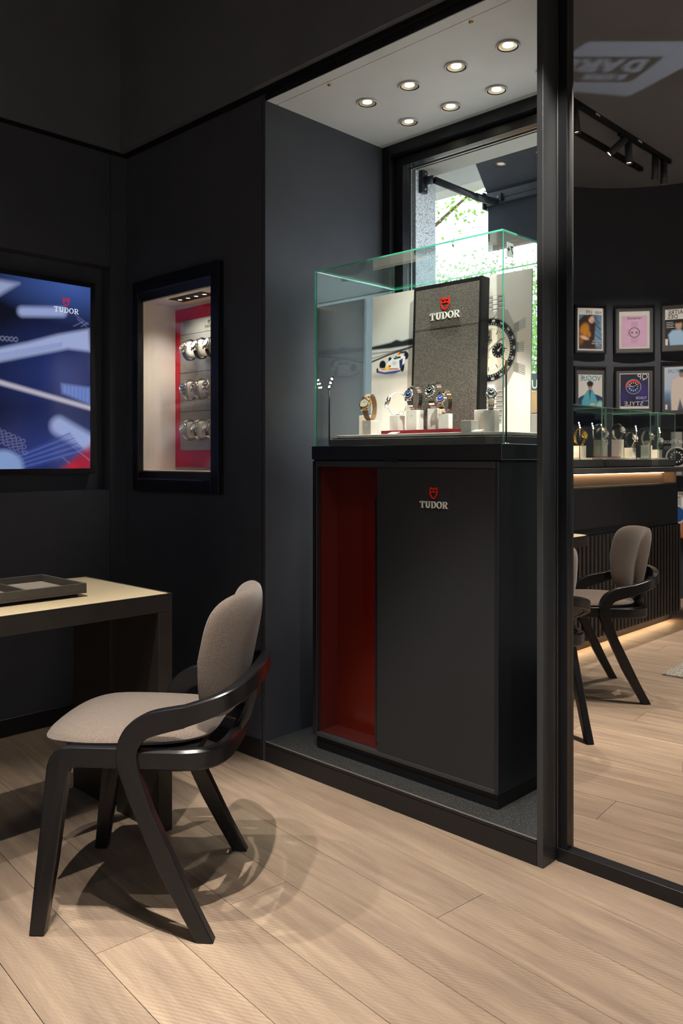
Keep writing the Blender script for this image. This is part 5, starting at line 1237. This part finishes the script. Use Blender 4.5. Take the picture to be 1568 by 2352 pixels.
# neighbouring building with its overhanging soffit
nb = thing('neighbour_canopy', 'grey concrete canopy of the neighbouring building outside', 'canopy', (-4.8, 5.2, 3.2))
P_(MB().box(-6.6, -3.3, 3.9, 6.4, 3.85, 4.0), 'soffit', M['concrete'], nb); P_(MB().box(-6.6, -3.45, 4.9, 5.1, 3.72, 3.85), 'beam', M['concrete'], nb); P_(MB().box(-6.6, -3.4, 6.2, 6.4, 3.66, 3.85), 'fascia', M['concrete'], nb)
bd = thing('townhouse', 'pale town house across the street behind the trees', 'building', (-5, 17, -.15))
MB().box(-9, 9, 0, .4, 0, 4.6).build('facade', M['render'], bd)
for j in range(1):
    for i in range(7):
        f = rect_frame(-7.5+2.4*i, -6.3+2.4*i, .9+3.2*j, 2.8+3.2*j, .08, -.05, .02).build('window', M['iron'], bd); MB().box(-7.42+2.4*i, -6.38+2.4*i, -.01, -.002, .98+3.2*j, 2.72+3.2*j).build('pane', mat('far_glass', (120, 134, 146), .15) if i+j == 0 else bpy.data.materials['far_glass'], f)
rl = MB().box(-9, 9, -.62, -.58, 4.75, 4.80).box(-9, 9, -.62, -.58, 3.9, 3.94)
for i in range(150): rl.box(-9+.12*i, -8.982+.12*i, -.61, -.59, 3.94, 4.75)
rl.build('balcony_rail', M['iron'], bd); MB().box(-9, 9, -.65, 0, 3.78, 3.9).build('balcony_slab', M['render'], bd)
# shop sign, planter and screen on the terrace
sg = thing('terrace_sign', 'dark green sign with cream letters SU outside the window', 'sign', (-3.50, 6.05, -.15), 0)
MB().box(-.22, .45, 0, .03, 1.80, 2.02).build('board', M['greensign'], sg); lettering('SUSHI', .105, M['creamtext'], sg, -.185, -.004, 1.895, 'LEFT', .8, depth=.004); lettering('NINJA', .05, M['creamtext'], sg, -.195, -.004, 1.83, 'LEFT', .8, depth=.004)
for x in (-.19, .42): MB().box(x-.015, x+.015, .03, .06, 0, 2.0).build('post', M['iron'], sg)
pt = thing('wooden_planter', 'orange wooden planter box on the terrace outside', 'planter', (-3.0, 5.4, -.15), -.12)
for z in range(8): MB().box(-.42, .8, -.2, .2, .45+.17*z, .605+.17*z).build('board', M['planter'], pt, bevel=.004)
for x in (-.3, .75): MB().box(x-.03, x+.03, -.24, .24, 0, 1.82).build('post', M['planter'], pt)
tag(MB().box(-2.8, -1.6, 4.2, 4.24, -.15, 1.42).build('terrace_screen', M['pinkstone'], bevel=.004), 'pink beige terrace screen outside, behind the poster edge', 'screen panel')

# street trees
def tree(loc, h, r, n, label, seed, m, leafs=.075):
    rg = random.Random(seed); t = thing('street_tree', label, 'tree', loc, 0, 'street trees outside the window')
    br = MB(); br.tube([(0, 0, 0), (.04, .02, h*.3), (-.03, .05, h*.55), (0, 0, h*.8)], [.11, .09, .06, .02], 8); br.build('trunk', M['bark'], t)
    bb = MB(); lv = MB(); tips = []
    for i in range(26):
        a = rg.uniform(0, 2*PI); z = h*rg.uniform(.30, .75); L = r*rg.uniform(.6, 1.05)
        e = Vector((math.cos(a)*L, math.sin(a)*L, z+rg.uniform(-.1, .5)*L)); s = Vector((0, 0, z)); mid = (s+e)/2+Vector((0, 0, .12*L))
        bb.tube([s, mid, e], [.03, .018, .006], 5); tips += [s.lerp(mid, .6), mid, mid.lerp(e, .5), e, e+Vector((rg.gauss(0, .15), rg.gauss(0, .15), rg.gauss(0, .15)))]
    bb.build('branches', M['bark'], t)
    V = []; Fc = []; MI = []
    for i in range(n):
        c = rg.choice(tips)+Vector((rg.gauss(0, .22), rg.gauss(0, .22), rg.gauss(0, .18)))
        d = Vector((rg.gauss(0, 1), rg.gauss(0, 1), rg.gauss(0, .6)-.3)).normalized(); sd = d.cross(Vector((rg.gauss(0, 1), rg.gauss(0, 1), rg.gauss(0, 1)))).normalized()
        L = leafs*rg.uniform(.6, 1.2); wd = L*.26; k = len(V)
        V += [c, c+d*L*.45+sd*wd, c+d*L, c+d*L*.45-sd*wd]; Fc.append((k, k+1, k+2, k+3)); MI.append(0 if rg.random() < .6 else 1)
    me = bpy.data.meshes.new('foliage'); me.from_pydata(V, [], Fc); me.polygons.foreach_set('material_index', MI); me.materials.append(m); me.materials.append(M['leaf2'])
    o = link('foliage', me, t); o['kind'] = 'stuff'; return t
tree((-7.05, 8.9, -.15), 6.3, 1.9, 13000, 'leafy street tree straight outside the window, beside the granite pier', 3, M['leaf'])
tree((-7.3, 13.7, -.15), 5.6, 1.4, 7000, 'leafy street tree outside, behind the glass case top', 8, M['leaf2'])
tree((-4.3, 7.4, -.15), 3.5, .7, 5000, 'small leafy tree outside near the terrace sign', 12, M['leaf'], .06)
tree((-12.4, 13.4, -.15), 6.0, 2.0, 8000, 'tall pale street tree farther down the street', 21, M['leaf2'], .09)
